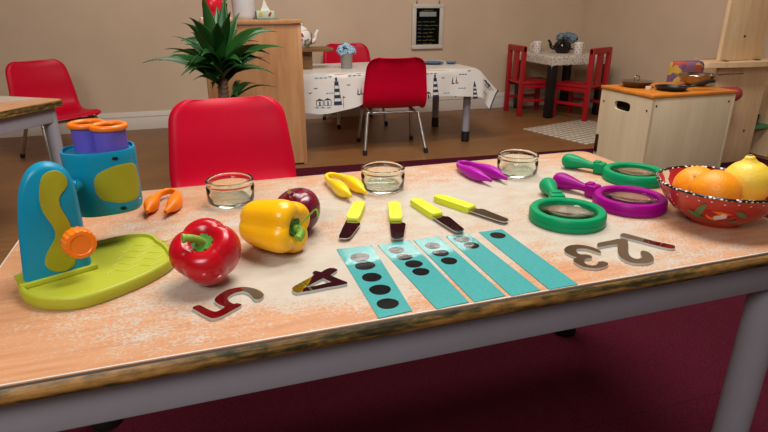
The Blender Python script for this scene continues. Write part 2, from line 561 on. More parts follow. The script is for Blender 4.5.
# ------------------------------------------------------------------ the room
YW, XR, XL, YF, ZC = 3.95, 2.95, -3.2, -2.6, 2.45
b = B(); b.box(((XL + XR) / 2, (YW + YF) / 2, -.05), (XR - XL + .2, YW - YF + .2, .1)); struct('floor', b, 'floor')
b = B(); b.box(((XL + XR) / 2, YW + .05, ZC / 2), (XR - XL + .2, .1, ZC)); struct('wall_back', b, 'wall')
b = B(); b.box((XR + .05, (YW + YF) / 2, ZC / 2), (.1, YW - YF, ZC)); struct('wall_right', b, 'wall')
b = B(); b.box((XL - .05, (YW + YF) / 2, ZC / 2), (.1, YW - YF, ZC)); struct('wall_left', b, 'wall')
b = B(); b.box(((XL + XR) / 2, (YW + YF) / 2, ZC + .05), (XR - XL + .2, YW - YF + .2, .1)); struct('ceiling', b, 'ceiling_paint')
def skirting(name, p0, p1, nrm):
    p0, p1, nrm = Vector(p0), Vector(p1), Vector(nrm)
    prof = [(0, 0), (.016, 0), (.016, .070), (.012, .076), (.012, .080), (.015, .084), (.010, .100), (.006, .110), (0, .114)]
    bb = B()
    bb.surf(lambda u, v: (p0.lerp(p1, u) + nrm * prof[round(v * (len(prof) - 1))][0] + Vector((0, 0, prof[round(v * (len(prof) - 1))][1]))), 2, len(prof))
    struct(name, bb, 'white_paint')
skirting('baseboard_back', (XL, YW, 0), (XR, YW, 0), (0, -1, 0))
skirting('baseboard_right', (XR, YW, 0), (XR, YF, 0), (-1, 0, 0))
# a dark maroon painted panel high on the back wall (seen in the mirrors on the table)
b = B(); b.box((1.27, YW - .004, 1.98), (1.60, .008, .86)); struct('trim_1', b, 'maroon_paint')
b = B()
b.plate([(-.50, -2.2), (2.80, -2.2), (2.80, 2.52), (1.15, 2.635), (.02, 2.71), (.02, 1.40), (-.50, 1.40)], 0, .004)
o = obj('carpet', b, 'carpet'); tag(o, 'burgundy tiled carpet on the floor under the craft table', 'carpet', loc=(1.15, .2, 0))

# ------------------------------------------------------------------ craft table
x0, x1, y0, y1 = -.267, .834, .497, 1.053
cx, cy = (x0 + x1) / 2, (y0 + y1) / 2
table = thing('craft_table', 'long worn beech-topped table in the foreground with grey metal frame', 'table', (cx, cy, 0))
def rrect(hx, hy, r, n=6):
    o = []
    for sx, sy, a in ((1, 1, 0), (-1, 1, PI / 2), (-1, -1, PI), (1, -1, 1.5 * PI)):
        for k in range(n + 1):
            t = a + PI / 2 * k / n
            o.append((sx * (hx - r) + r * cos(t), sy * (hy - r) + r * sin(t)))
    return o
hx, hy = (x1 - x0) / 2, (y1 - y0) / 2
b = B(); b.plate(rrect(hx, hy, .022), T - .016, T, bev=.0008, seg=1); obj('tabletop', b, 'laminate', table)
b = B()
prof = [(-.0024, .0003), (-.0006, .0002), (-.0005, -.0010), (.0010, -.0016), (.0022, -.0024), (.0040, -.0042), (.0062, -.0085), (.0066, -.013), (.0050, -.0175), (.0010, -.0205), (-.010, -.0215), (-.010, -.017)]
rr = rrect(hx, hy, .022)
def band(u, v):
    i = round(u * len(rr)) % len(rr); d, z = prof[round(v * (len(prof) - 1))]
    x, y = rr[i]; a = rrect(hx + d, hy + d, .022 + d)[i]
    return (a[0], a[1], T + z)
V = b.surf(band, len(rr), len(prof), cu=True)
for f in b.bm.faces:
    zc = f.calc_center_median().z
    if zc > T + .0001: f.material_index = 2
    elif zc > T - .0021: f.material_index = 1
obj('edge_band', b, ['edge', 'edge_line', 'laminate_rim'], table, label='scuffed ochre brown edge')
b = B()
for s in (-1, 1):
    b.box((0, s * (hy - .026), T - .047), (2 * hx - .08, .022, .052), bev=.003)
    b.box((s * (hx - .030), 0, T - .047), (.022, 2 * hy - .08, .052), bev=.003)
obj('frame', b, 'grey_metal', table)
for sx in (-1, 1):
    for sy in (-1, 1):
        lx, ly = sx * (hx - .029), sy * (hy - .046)
        b = B(); b.lathe([(.026, .012), (.026, T - .024)], 28, (lx, ly, 0))
        lg = obj('leg', b, 'grey_metal', table)
        b = B(); b.lathe([(0, .0), (.027, .0), (.030, .006), (.029, .03), (.0265, .034), (.0265, .02), (0, .02)], 24, (lx, ly, .0042))
        obj('foot', b, 'foot_rubber', lg, label='black rubber foot')

# ------------------------------------------------------------------ toy microscope
mic = thing('toy_microscope', 'big teal and lime plastic toy microscope with orange knob and purple eyepieces', 'toy microscope', (-.15, .73, T))
base_o = [(-.224, .690), (-.217, .667), (-.206, .649), (-.19, .634), (-.169, .625), (-.15, .622), (-.129, .628), (-.104, .643), (-.079, .663), (-.059, .687), (-.052, .705), (-.055, .729), (-.062, .751), (-.070, .767), (-.077, .785), (-.088, .797), (-.106, .801), (-.128, .797), (-.148, .790), (-.178, .782), (-.205, .765), (-.222, .735), (-.226, .712)]
bo = smooth_path(base_o, 4, True)
b = B()
ctr = Vector((-.14, .725))
def inset(pts, d):
    n = len(pts); o = []
    for i in range(n):
        t = (pts[(i + 1) % n] - pts[i - 1]).normalized()
        o.append(pts[i] + Vector((-t.y, t.x)) * d)
    return o
rings = [(.0015, 0), (0, .002), (0, .0125), (.001, .0148), (.003, .016), (.0055, .0155), (.0065, .0115)]
L = [[b.bm.verts.new((p.x, p.y, T + .0003 + z)) for p in inset(bo, d)] for d, z in rings]
for a, c in zip(L, L[1:]):
    for k in range(len(bo)): b.bm.faces.new((a[k], a[(k + 1) % len(bo)], c[(k + 1) % len(bo)], c[k]))
b.bm.faces.new(L[-1]); b.bm.faces.new(L[0][::-1])
base = obj('base', b, 'lime_tray', mic, world=True, label='flat lime green base tray')
b = B()
for j in range(5):       # raised wavy lines in the tray
    pts = []
    for k in range(25):
        u = k / 24
        x = -.128 + .058 * u + .004 * j; y = .684 + .014 * u + .019 * j + .004 * sin(u * 13)
        pts.append((x, y, T + .0118))
    b.tube(pts, .0008, 6)
obj('wave_relief', b, 'lime_tray', base, world=True)
dv = Vector((.9048, .4258, 0)); nv = Vector((.4258, -.9048, 0)); bk = Vector((.27, -.96, 0)); A0 = Vector((-.213, .673, T))
fb = Matrix(((dv.x, 0, bk.x, A0.x), (dv.y, 0, bk.y, A0.y), (0, 1, 0, A0.z), (0, 0, 0, 1)))
fm = Matrix(((dv.x, 0, nv.x, A0.x), (dv.y, 0, nv.y, A0.y), (0, 1, 0, A0.z), (0, 0, 0, 1)))   # local (u, height, out)
arm_o = [(.0000, .0030), (.0008, .0200), (.0034, .0441), (.007, .0762), (.0125, .1083), (.0178, .1265), (.0265, .1415), (.0373, .1493), (.0495, .1508), (.0598, .1462), (.0675, .1385), (.0717, .1275), (.0739, .1115), (.0742, .0889), (.0743, .0568), (.0748, .0287), (.0750, .0030)]
ao = [Vector(p) for p in smooth_path(arm_o, 3)]
b = B()
rings = [(.020, -.046), (.014, -.044), (.0085, -.039), (.004, -.030), (.0008, -.016), (0, -.010), (.001, -.006), (.0035, -.0018), (.007, 0)]
cc = Vector((.042, .065))
L = []
for d, z in rings:
    L.append([b.bm.verts.new(fb @ Vector((*(p + (cc - p).normalized() * d * 1.2), z))) for p in ao])
for a, c in zip(L, L[1:]):
    for k in range(len(ao)): b.bm.faces.new((a[k], a[(k + 1) % len(ao)], c[(k + 1) % len(ao)], c[k]))
b.bm.faces.new(L[-1]); b.bm.faces.new(L[0][::-1])
arm = obj('arm', b, 'teal_plastic', mic, world=True, ang=50)
inl = [(0.0414, 0.1356), (0.05, 0.1412), (0.0592, 0.1398), (0.0655, 0.1318), (0.0655, 0.1215), (0.0583, 0.1143), (0.0529, 0.1066), (0.0542, 0.0946), (0.0583, 0.0814), (0.0600, 0.0695), (0.0585, 0.045), (0.0565, 0.0275), (0.0535, 0.0220), (0.0471, 0.0195), (0.0372, 0.0200), (0.0297, 0.0245), (0.0255, 0.0330), (0.0283, 0.0442), (0.0352, 0.0538), (0.0417, 0.0636), (0.0423, 0.0751), (0.0378, 0.0877), (0.0345, 0.0999), (0.0353, 0.1174)]
b = B(); b.plate([(p.x, p.y) for p in smooth_path(inl, 3, True)], -.001, .0012, mat=fm, bev=.0006)
obj('arm_inlay', b, 'lime_plastic', arm, world=True, label='wavy lime green inlay')
b = B()          # rim at the arm's foot
b.plate([(p.x, p.y) for p in [Vector(q) for q in ((-.004, -.004), (.079, -.004), (.079, .040), (-.003, .034))]], .0125, .0175, mat=Matrix.Translation((A0.x, A0.y, T)) @ Matrix(((dv.x, -nv.x, 0, nv.x * .001), (dv.y, -nv.y, 0, nv.y * .001), (0, 0, 1, 0), (0, 0, 0, 1))), bev=.001)
obj('arm_foot', b, 'lime_tray', base, world=True)
b = B()          # scalloped focus knob
km = fm @ Matrix.Translation((.0603, .0568, 0))
def knob(u, v):
    pr = [(.006, 0), (.006, .008), (.0165, .010), (.0178, .013), (.0178, .026), (.0165, .029), (.0125, .0295), (.0115, .0285), (.0, .0285)]
    r, z = pr[round(u * (len(pr) - 1))]
    k = 1 + (.026 * cos(18 * 2 * PI * v) if r > .013 else 0)
    return km @ Vector((max(r, 1e-4) * k * cos(2 * PI * v), max(r, 1e-4) * k * sin(2 * PI * v), z))
b.surf(knob, 9, 96, cv=True)
obj('focus_knob', b, 'orange_plastic', mic, world=True)
# head
HC = Vector((-.132, .806, 0)); hz0, hz1 = T + .055, T + .140
hm = Matrix.Translation((HC.x, HC.y, 0)) @ Matrix.Rotation(.16, 4, 'Z')
HX, HY = .0440, .036
b = B()
pr = [(0, hz0 + .004), (.6, hz0 + .002), (.92, hz0), (.97, hz0 + .003), (1, hz0 + .010), (1.0, hz0 + .02), (1.005, hz0 + .05), (1.02, hz1 - .012), (1.02, hz1 - .003), (1.0, hz1), (.95, hz1), (.93, hz1 - .004), (0, hz1 - .006)]
def sq(a, e=.75):
    return (math.copysign(abs(cos(a)) ** e, cos(a)), math.copysign(abs(sin(a)) ** e, sin(a)))
b.surf(lambda u, v: hm @ Vector((max(pr[round(u * (len(pr) - 1))][0], 1e-3) * HX * sq(2 * PI * v)[0], max(pr[round(u * (len(pr) - 1))][0], 1e-3) * HY * sq(2 * PI * v)[1], pr[round(u * (len(pr) - 1))][1])), len(pr), 72, cv=True)
head = obj('head', b, 'teal_plastic', mic, world=True, ang=35)
b = B()     # lime oval panel wrapping the front right of the head
def panel(u, v):
    a = 2 * PI * v; r = u
    du = r * math.copysign(abs(cos(a)) ** .7, cos(a)); dz = r * math.copysign(abs(sin(a)) ** .8, sin(a))
    ang = -PI / 2 + .52 + .70 * du
    k = 1.022 if u < .97 else 1.004
    q = sq(ang)
    return hm @ Vector((HX * k * q[0], HY * k * q[1], T + .097 + .027 * dz))
b.surf(panel, 12, 48, cv=True)
obj('head_panel', b, 'lime_plastic', head, world=True, label='oval lime green panel')
for zz in (T + .131, T + .063):
    b = B()
    q = sq(-PI / 2 + .28); c = hm @ Vector((HX * 1.02 * q[0], HY * 1.02 * q[1], zz))
    b.lathe([(0, -.002), (.0032, -.002), (.0032, .0006), (0, .0006)], 16, c, mat=Matrix.Rotation(.16 + .15, 4, 'Z') @ Matrix.Rotation(PI / 2, 4, 'X') @ Matrix.Diagonal((1.2, .7, 1, 1)))
    obj('screw_hole', b, 'dark_hole', head, world=True)
b = B()
b.lathe([(0, -.010), (.007, -.010), (.0085, -.006), (.0085, .006), (.007, .010), (0, .010)], 20, (-.166, .760, T + .103), mat=Matrix.Rotation(PI / 2, 4, 'Y'))
b.tube([(-.172, .745, T + .103), (-.148, .785, T + .101)], .0075, 14)
obj('hinge', b, 'teal_plastic', mic, world=True)
for ex, ey in ((-.0085, .0165), (.0165, -.011)):
    c = hm @ Vector((ex, ey, 0))
    b = B(); b.lathe([(.0200, hz1 - .008), (.0200, hz1 + .026), (.0178, hz1 + .026), (.0178, hz1 - .006)], 40, (c.x, c.y, 0), closed=True)
    b.lathe([(0, hz1 + .010), (.0178, hz1 + .010)], 40, (c.x, c.y, 0), mi=1)
    ep = obj('eyepiece', b, ['purple_tube', 'dark_lens'], mic, world=True, label='purple eyepiece tube')
    b = B(); b.lathe([(.0198 + .0040 * cos(t), hz1 + .0285 + .0038 * sin(t)) for t in [2 * PI * k / 14 for k in range(14)]], 44, (c.x, c.y, 0), closed=True)
    obj('eyecup', b, 'orange_plastic', ep, world=True, label='orange eyecup ring')

# ------------------------------------------------------------------ jumbo tweezers
def tweezers(path, hz, matname, label, loc, sc=1):
    """path: (x, y, half height, half thickness) along the strip from tip to tip"""
    P = smooth_path([(loc[0] + (x - loc[0]) * sc, loc[1] + (y - loc[1]) * sc, h, w) for x, y, h, w in path], 7)
    bb = B()
    rings = []; n = 16
    P2 = [Vector((p[0], p[1])) for p in P]
    for i, p in enumerate(P):
        t = (P2[min(i + 1, len(P) - 1)] - P2[max(i - 1, 0)]).normalized(); nr = Vector((-t.y, t.x))
        h, w = p[2] * (1.0 if p[3] < .006 else 1.08), p[3] * (1.1 if p[3] < .006 else 1.12); ring = []
        for k in range(n):
            a = 2 * PI * k / n
            ca = math.copysign(abs(cos(a)) ** .7, cos(a)); sa = math.copysign(abs(sin(a)) ** .7, sin(a))
            q = P2[i] + nr * w * ca
            ring.append(bb.bm.verts.new((q.x, q.y, T + .0005 + hz + h * sa)))
        rings.append(ring)
    for a, c in zip(rings, rings[1:]):
        for k in range(n): bb.bm.faces.new((a[k], a[(k + 1) % n], c[(k + 1) % n], c[k]))
    bb.bm.faces.new(rings[0][::-1]); bb.bm.faces.new(rings[-1])
    # grip ridges on both paddles
    for i in (int(len(P) * .2), int(len(P) * .24), int(len(P) * .28), int(len(P) * .72), int(len(P) * .76), int(len(P) * .8)):
        p = P[i]; t = (P2[i + 1] - P2[i - 1]).normalized(); nr = Vector((-t.y, t.x))
        bb.tube([(P2[i].x + nr.x * p[3] * .9 * cos(a), P2[i].y + nr.y * p[3] * .9 * cos(a), T + hz + p[2] * 1.0 * sin(a)) for a in [PI * (.15 + .7 * k / 8) for k in range(9)]], .0009, 6)
    o = obj('jumbo_tweezers', bb, matname)
    return tag(o, label, 'tweezers', loc=(*loc, T))
tweezers([(-.098, .893, .003, .0022), (-.097, .905, .005, .0035), (-.095, .922, .0095, .0085), (-.090, .945, .0105, .0085), (-.086, .968, .0065, .005), (-.081, .990, .0055, .0035), (-.070, 1.006, .0055, .0032), (-.057, 1.004, .0055, .0032), (-.049, .985, .006, .0035), (-.048, .965, .0085, .0065), (-.050, .940, .0110, .0095), (-.055, .915, .0095, .0085), (-.062, .895, .005, .0038), (-.067, .882, .0032, .0022)],
         .0112, 'tweezer_orange', 'orange plastic tweezers lying open beside the toy microscope', (-.073, .942), .88)
tweezers([(.229, .872, .003, .0022), (.228, .883, .005, .0035), (.224, .900, .0095, .0085), (.221, .925, .0110, .0095), (.217, .950, .0075, .006), (.213, .975, .0055, .0035), (.215, .998, .0055, .0032), (.226, 1.006, .0055, .0032), (.238, .994, .0055, .0035), (.246, .972, .0075, .0055), (.251, .945, .0105, .0085), (.255, .918, .0095, .0085), (.257, .896, .005, .0036), (.258, .882, .0032, .0022)],
         .0112, 'tweezer_yellow', 'yellow plastic tweezers lying beside the middle glass jar', (.235, .94))
tweezers([(.4985, .878, .003, .0022), (.4965, .892, .005, .0035), (.491, .912, .0095, .0080), (.487, .938, .0105, .0085), (.484, .965, .0075, .006), (.485, .990, .0055, .0035), (.492, 1.004, .0055, .0032), (.503, 1.006, .0055, .0032), (.512, .994, .006, .0035), (.519, .968, .0080, .006), (.525, .940, .0105, .0085), (.529, .915, .0095, .0080), (.531, .894, .005, .0036), (.532, .880, .0032, .0022)],
         .0112, 'tweezer_purple', 'purple plastic tweezers lying next to the right-hand glass jar', (.508, .94))

# ------------------------------------------------------------------ glass jars
def make_jar(loc, label):
    bb = B()
    bb.lathe([(0, .0005), (.033, .0005), (.0365, .003), (.0385, .008), (.0395, .020), (.0395, .030), (.0380, .0315), (.0380, .034), (.0395, .0355), (.0395, .041), (.0385, .0425), (.0365, .0425), (.0355, .041), (.0355, .033), (.0362, .028), (.0355, .010), (.032, .0065), (0, .0058)], 56)
    o = obj('glass_jar', bb, 'glass', ang=60)
    o.location = loc
    return tag(o, label, 'jar', 'low empty glass jars on the craft table')
jar = make_jar((.036, .937, T + .0002), 'low clear glass jar in front of the near red chair')
repeat(jar, (.304, .927, T + .0002), 0, 'low clear glass jar between the yellow tweezers and the knives')
repeat(jar, (.585, .932, T + .0002), 0, 'low clear glass jar beside the purple tweezers')

# ------------------------------------------------------------------ vegetables
def lobed(bb, prof, n_l, amp, mat, ph=0, nu=40, nv=64, jit=.04, seed=0, taper=None):
    pp = smooth_path(prof, 6)
    def f(u, v):
        p = pp[min(int(round(u * (len(pp) - 1))), len(pp) - 1)]
        a = 2 * PI * v
        s = abs(cos(n_l * (a + ph) / 2)) ** .75
        k = 1 - amp + amp * 1.25 * s
        k *= 1 + jit * noise.noise(Vector((cos(a) * 1.3 + seed, sin(a) * 1.3, u * 2)))
        r = max(p[0], 1e-4) * k
        zz = p[1] - (.25 * amp * (1 - s) * p[1] if p[1] > 0 else 0)
        return mat @ Vector((r * cos(a), r * sin(a), zz))
    bb.surf(f, len(pp), nv, cv=True)
def calyx(bb, mat, r, z, n=5, mi=0):
    def f(u, v):
        a = 2 * PI * v; rr = r * u * (1 + .22 * cos(n * a) * u)
        return mat @ Vector((max(rr, 1e-4) * cos(a), max(rr, 1e-4) * sin(a), z + .004 * (1 - u) ** 2 + .003 * u * u))
    bb.surf(f, 8, 40, cv=True, mi=mi)

def frame_z(axis, loc, spin=0):
    z = Vector(axis).normalized(); h = Vector((0, 0, 1)) if abs(z.z) < .95 else Vector((1, 0, 0))
    x = h.cross(z).normalized(); y = z.cross(x)
    return Matrix(((x.x, y.x, z.x, loc[0]), (x.y, y.y, z.y, loc[1]), (x.z, y.z, z.z, loc[2]), (0, 0, 0, 1))) @ Matrix.Rotation(spin, 4, 'Z')

rp = thing('red_pepper', 'glossy red bell pepper with a curved green stem', 'pepper', (-.013, .655, T))
PM = frame_z((-.16, -.50, .85), (-.0095, .648, T + .0352), .5) @ Matrix.Scale(.865, 4)
pprof = [(0, -.026), (.008, -.0285), (.020, -.032), (.031, -.028), (.040, -.016), (.0455, .000), (.0470, .012), (.0440, .025), (.036, .0345), (.026, .0375), (.017, .0335), (.010, .0270), (.0, .0245)]
b = B(); lobed(b, pprof, 4, .13, PM, .3, seed=2.3)
body = obj('flesh', b, 'pepper_red', rp, world=True, ang=75)
b = B(); calyx(b, PM, .0155, .0275, 6)
st = obj('calyx', b, 'calyx_green', rp, world=True, solid=.0015)
b = B()
sp = [PM @ Vector(q) for q in ((0, 0, .027), (.0, .000, .035), (.003, .002, .043), (.009, .004, .051), (.017, .006, .057), (.0225, .007, .060))]
side = Vector((-.85, -.25, .1))
sp = [PM @ Vector((0, 0, .027)) + PM.to_3x3() @ Vector((0, 0, h)) + side * w for h, w in ((0, 0), (.005, .001), (.011, .004), (.015, .009), (.017, .015), (.0172, .0215))]
b.tube(smooth_path(sp, 4), [.0058 - .0014 * min(1, k / 10) + (.0012 if k > 17 else 0) for k in range(21)], 12)
obj('stem', b, 'stem_green', rp, world=True)

yp = thing('yellow_pepper', 'yellow bell pepper lying on its side with stem towards the right', 'pepper', (.081, .716, T))
YM = frame_z((.70, -.68, .05), (.081, .714, T + .0375), .75) @ Matrix.Scale(1.04, 4)
yprof = [(0, -.038), (.006, -.040), (.016, -.044), (.025, -.040), (.031, -.028), (.0345, -.010), (.037, .010), (.0365, .024), (.031, .0335), (.0225, .036), (.015, .0325), (.008, .027), (0, .0255)]
b = B(); lobed(b, yprof, 4, .20, YM, .35, seed=5.1)
obj('flesh', b, 'pepper_yellow', yp, world=True, ang=75)
b = B(); calyx(b, YM, .0115, .0275, 5)
obj('calyx', b, 'calyx_green', yp, world=True, solid=.0015)
b = B()
z0 = YM @ Vector((0, 0, .0275)); ax = YM.to_3x3() @ Vector((0, 0, 1))
b.tube(smooth_path([z0, z0 + ax * .008 + Vector((0, 0, -.001)), z0 + ax * .013 + Vector((-.001, -.004, -.004)), z0 + ax * .012 + Vector((-.006, -.012, -.009))], 5), [.0046, .0046, .0047, .0048, .0048, .005, .005, .0052, .0052, .0054, .0054, .0056, .0056, .0058, .0058, .006], 14)
stem = obj('stem', b, 'stem_green', yp, world=True)
b = B()
b.tube(smooth_path([z0 + ax * .007 + Vector((-.003, -.004, .001)), z0 + ax * .017 + Vector((.002, .0, .013)), z0 + ax * .030 + Vector((.004, .002, .027)), z0 + ax * .034 + Vector((.004, .002, .026)), z0 + ax * .036 + Vector((.003, .001, .018))], 4), [.0012] * 14 + [.0014] * 2 + [.0018], 8)
obj('stalk', b, 'stem_green', stem, world=True, label='thin green stalk')
b = B()
OM = frame_z((-.35, -.2, .9), (.122, .776, T + .0325)) @ Matrix.Scale(1.08, 4)
lobed(b, [(0, -.028), (.012, -.027), (.024, -.020), (.031, -.006), (.0325, .004), (.030, .014), (.021, .0225), (.011, .0255), (.006, .0275), (.0035, .031), (0, .0325)], 7, .012, OM, seed=9)
on = thing('red_onion', 'dark red onion resting behind the yellow pepper', 'onion', (.122, .776, T))
obj('bulb', b, 'onion', on, world=True, ang=75)
b = B(); b.tube([OM @ Vector((0, 0, .030)), OM @ Vector((.001, .001, .035)), OM @ Vector((.003, .001, .038))], [.0032, .002, .0012], 8)
obj('root_tip', b, 'cut_stem', on, world=True)

# ------------------------------------------------------------------ knives
def make_knife(loc, rz, label):
    t = thing('child_knife', label, 'knife', loc, rz, 'lime-handled knives on the craft table')
    bb = B()
    out = [(-.0085, 0), (.0085, 0), (.0095, .010), (.0092, .080), (.0080, .089), (.004, .094), (0, .095), (-.004, .094), (-.0080, .089), (-.0092, .080), (-.0095, .010)]
    bb.plate([(x * 1.08, y * .86) for x, y in out], 0, .0105, bev=.003, seg=3)
    for k in range(6): bb.box((0, .026 + .007 * k, .0105), (.011, .0022, .0006))
    obj('handle', bb, 'lime_handle', t)
    bb = B()
    bl = [(-.0085, .004), (-.0086, -.030), (-.0082, -.062), (-.0074, -.069), (-.0050, -.0725), (.003, -.0724), (.0072, -.067), (.0118, -.024), (.0128, -.014), (.0118, -.009), (.0085, -.007), (.0070, -.004), (.0070, .004)]
    bb.plate([(x * 1.12, y * .97) for x, y in bl], .0040, .0056, mside=1)
    obj('blade', bb, ['steel_blade', 'blade_edge'], t, label='shiny steel blade')
    return t
def knife_at(e, tip):
    d = Vector((tip[0] - e[0], tip[1] - e[1])); a = math.atan2(d.x, -d.y)
    L_ = d.length; u = d.normalized(); j = Vector(tip) - u * .0725
    return (j.x, j.y, T + .0003), a
kn = [((.237, .846), (.175, .711), 'lime-handled child knife leftmost of the four, angled down to the left'),
      ((.293, .835), (.247, .685), 'lime-handled child knife second from the left, nearly in line with the four-dot card'),
      ((.330, .824), (.346, .683), 'lime-handled child knife third from the left, blade pointing at the two-dot card'),
      ((.373, .834), (.432, .699), 'lime-handled child knife furthest right, lying most slanted')]
k0 = None
for e, tip, lab in kn:
    loc, a = knife_at(e, tip)
    if k0 is None: k0 = make_knife(loc, a, lab)
    else: repeat(k0, loc, a, lab)

# ------------------------------------------------------------------ dot cards
cards = [((.159, .690), (.209, .688), (.199, .5035), (.159, .4995), [(.182, .655), (.1815, .628), (.180, .594), (.180, .560), (.178, .526)], 'teal laminated card with five black dots'),
         ((.217, .686), (.265, .688), (.267, .501), (.226, .4985), [(.236, .661), (.239, .637), (.243, .613), (.2435, .589)], 'teal laminated card with four black dots'),
         ((.271, .686), (.311, .688), (.314, .5015), (.273, .499), [(.289, .659), (.290, .633), (.2905, .607)], 'teal laminated card with three black dots'),
         ((.321, .685), (.357, .682), (.360, .5005), (.320, .4985), [(.338, .667), (.341, .643)], 'teal laminated card with two black dots'),
         ((.374, .684), (.412, .684), (.411, .4985), (.371, .4985), [(.394, .664)], 'teal laminated card with a single black dot')]
for a, c, d, e, dots, lab in cards:
    b = B()
    b.plate([e, d, c, a], T + .0002, T + .0012)
    rnd = random.Random(len(dots))
    for x, y in dots:
        k_ = 1.0 if len(dots) == 5 else (.88 if len(dots) > 1 else .92)
        sx, sy, ph = k_ * rnd.uniform(.0122, .0134), k_ * rnd.uniform(.0115, .0126), rnd.uniform(0, 3)
        b.plate([(x + sx * cos(2 * PI * k / 26) * (1 + .03 * sin(3 * 2 * PI * k / 26 + ph)), y + sy * sin(2 * PI * k / 26)) for k in range(26)], T + .0011, T + .00145, mi=1)
    o = obj('dot_card', b, ['card', 'dot'])
    tag(o, lab, 'card', 'teal dot cards in a row on the craft table', loc=(a[0], a[1], T))

# ------------------------------------------------------------------ mirrored numbers
N5 = [(-0.031, 0.58), (-0.029, 0.584), (-0.024, 0.585), (-0.021, 0.582), (-0.015, 0.573), (-0.008, 0.565), (-0.002, 0.567), (0.003, 0.572), (-0.001, 0.577), (-0.005, 0.584), (-0.007, 0.591), (-0.005, 0.598), (0.001, 0.606), (0.009, 0.612), (0.019, 0.614), (0.028, 0.613), (0.037, 0.607), (0.044, 0.599), (0.047, 0.591), (0.047, 0.584), (0.043, 0.578), (0.038, 0.578), (0.035, 0.582), (0.034, 0.588), (0.031, 0.596), (0.026, 0.602), (0.019, 0.602), (0.013, 0.599), (0.009, 0.595), (0.007, 0.589), (0.009, 0.582), (0.013, 0.576), (0.017, 0.576), (0.021, 0.572), (0.019, 0.568), (0.011, 0.562), (0.001, 0.554), (-0.006, 0.551), (-0.011, 0.551), (-0.015, 0.555), (-0.022, 0.565), (-0.028, 0.575)]
N4 = [(0.081, 0.592), (0.084, 0.596), (0.091, 0.601), (0.1, 0.608), (0.109, 0.614), (0.113, 0.618), (0.112, 0.624), (0.114, 0.627), (0.117, 0.629), (0.121, 0.625), (0.123, 0.623), (0.13, 0.629), (0.136, 0.631), (0.141, 0.629), (0.144, 0.624), (0.141, 0.619), (0.136, 0.615), (0.132, 0.611), (0.137, 0.602), (0.142, 0.594), (0.147, 0.587), (0.146, 0.583), (0.142, 0.582), (0.131, 0.581), (0.121, 0.581), (0.111, 0.58), (0.1, 0.579), (0.089, 0.579), (0.084, 0.579), (0.081, 0.584)]
N4H = [(0.097, 0.589), (0.105, 0.595), (0.114, 0.601), (0.122, 0.606), (0.125, 0.599), (0.129, 0.593), (0.119, 0.591), (0.107, 0.589)]
N3 = [(0.454, 0.588), (0.461, 0.593), (0.469, 0.596), (0.48, 0.595), (0.489, 0.589), (0.495, 0.58), (0.497, 0.572), (0.496, 0.565), (0.492, 0.561), (0.49, 0.564), (0.488, 0.568), (0.486, 0.573), (0.482, 0.579), (0.476, 0.582), (0.47, 0.582), (0.465, 0.577), (0.463, 0.57), (0.465, 0.566), (0.47, 0.564), (0.474, 0.56), (0.474, 0.555), (0.47, 0.551), (0.466, 0.552), (0.462, 0.552), (0.457, 0.549), (0.453, 0.543), (0.453, 0.537), (0.456, 0.533), (0.462, 0.532), (0.467, 0.535), (0.472, 0.539), (0.477, 0.539), (0.481, 0.535), (0.48, 0.53), (0.474, 0.526), (0.466, 0.524), (0.457, 0.524), (0.449, 0.528), (0.444, 0.533), (0.442, 0.541), (0.442, 0.549), (0.445, 0.555), (0.449, 0.558), (0.454, 0.56), (0.451, 0.564), (0.449, 0.574), (0.45, 0.581)]
N2 = [(0.506, 0.586), (0.513, 0.591), (0.526, 0.592), (0.539, 0.593), (0.549, 0.594), (0.556, 0.591), (0.556, 0.584), (0.547, 0.572), (0.535, 0.558), (0.526, 0.546), (0.523, 0.537), (0.525, 0.531), (0.531, 0.531), (0.537, 0.534), (0.541, 0.541), (0.546, 0.547), (0.552, 0.55), (0.556, 0.544), (0.554, 0.535), (0.548, 0.525), (0.54, 0.518), (0.529, 0.516), (0.519, 0.518), (0.511, 0.523), (0.508, 0.532), (0.509, 0.543), (0.517, 0.557), (0.531, 0.574), (0.532, 0.579), (0.519, 0.579), (0.507, 0.578), (0.503, 0.579)]
N1 = [(0.561, 0.605), (0.569, 0.609), (0.574, 0.604), (0.582, 0.589), (0.592, 0.57), (0.602, 0.557), (0.606, 0.551), (0.604, 0.546), (0.598, 0.542), (0.591, 0.545), (0.581, 0.559), (0.571, 0.577), (0.561, 0.593), (0.558, 0.599)]
for nm, o_, holes, lab in (('mirror_digit', N5, (), 'mirrored number five lying upside down by the red pepper'), ('mirror_digit', N4, (N4H,), 'mirrored number four lying left of the five-dot card'),
                     ('mirror_digit', N3, (), 'mirrored number three lying right of the single-dot card'), ('mirror_digit', N2, (), 'mirrored number two between the numbers three and one'),
                     ('mirror_digit', N1, (), 'mirrored number one, a straight bar nearest the fruit bowl')):
    b = B()
    out = [(p.x, p.y) for p in smooth_path(o_, 3, True)] if not holes else o_
    b.plate(out, T + .0002, T + .0036, holes, mside=1)
    o = obj(nm, b, ['mirror', 'mirror_edge'], ang=30)
    tag(o, lab, 'number', 'mirrored numbers on the craft table', loc=(*o_[0], T))

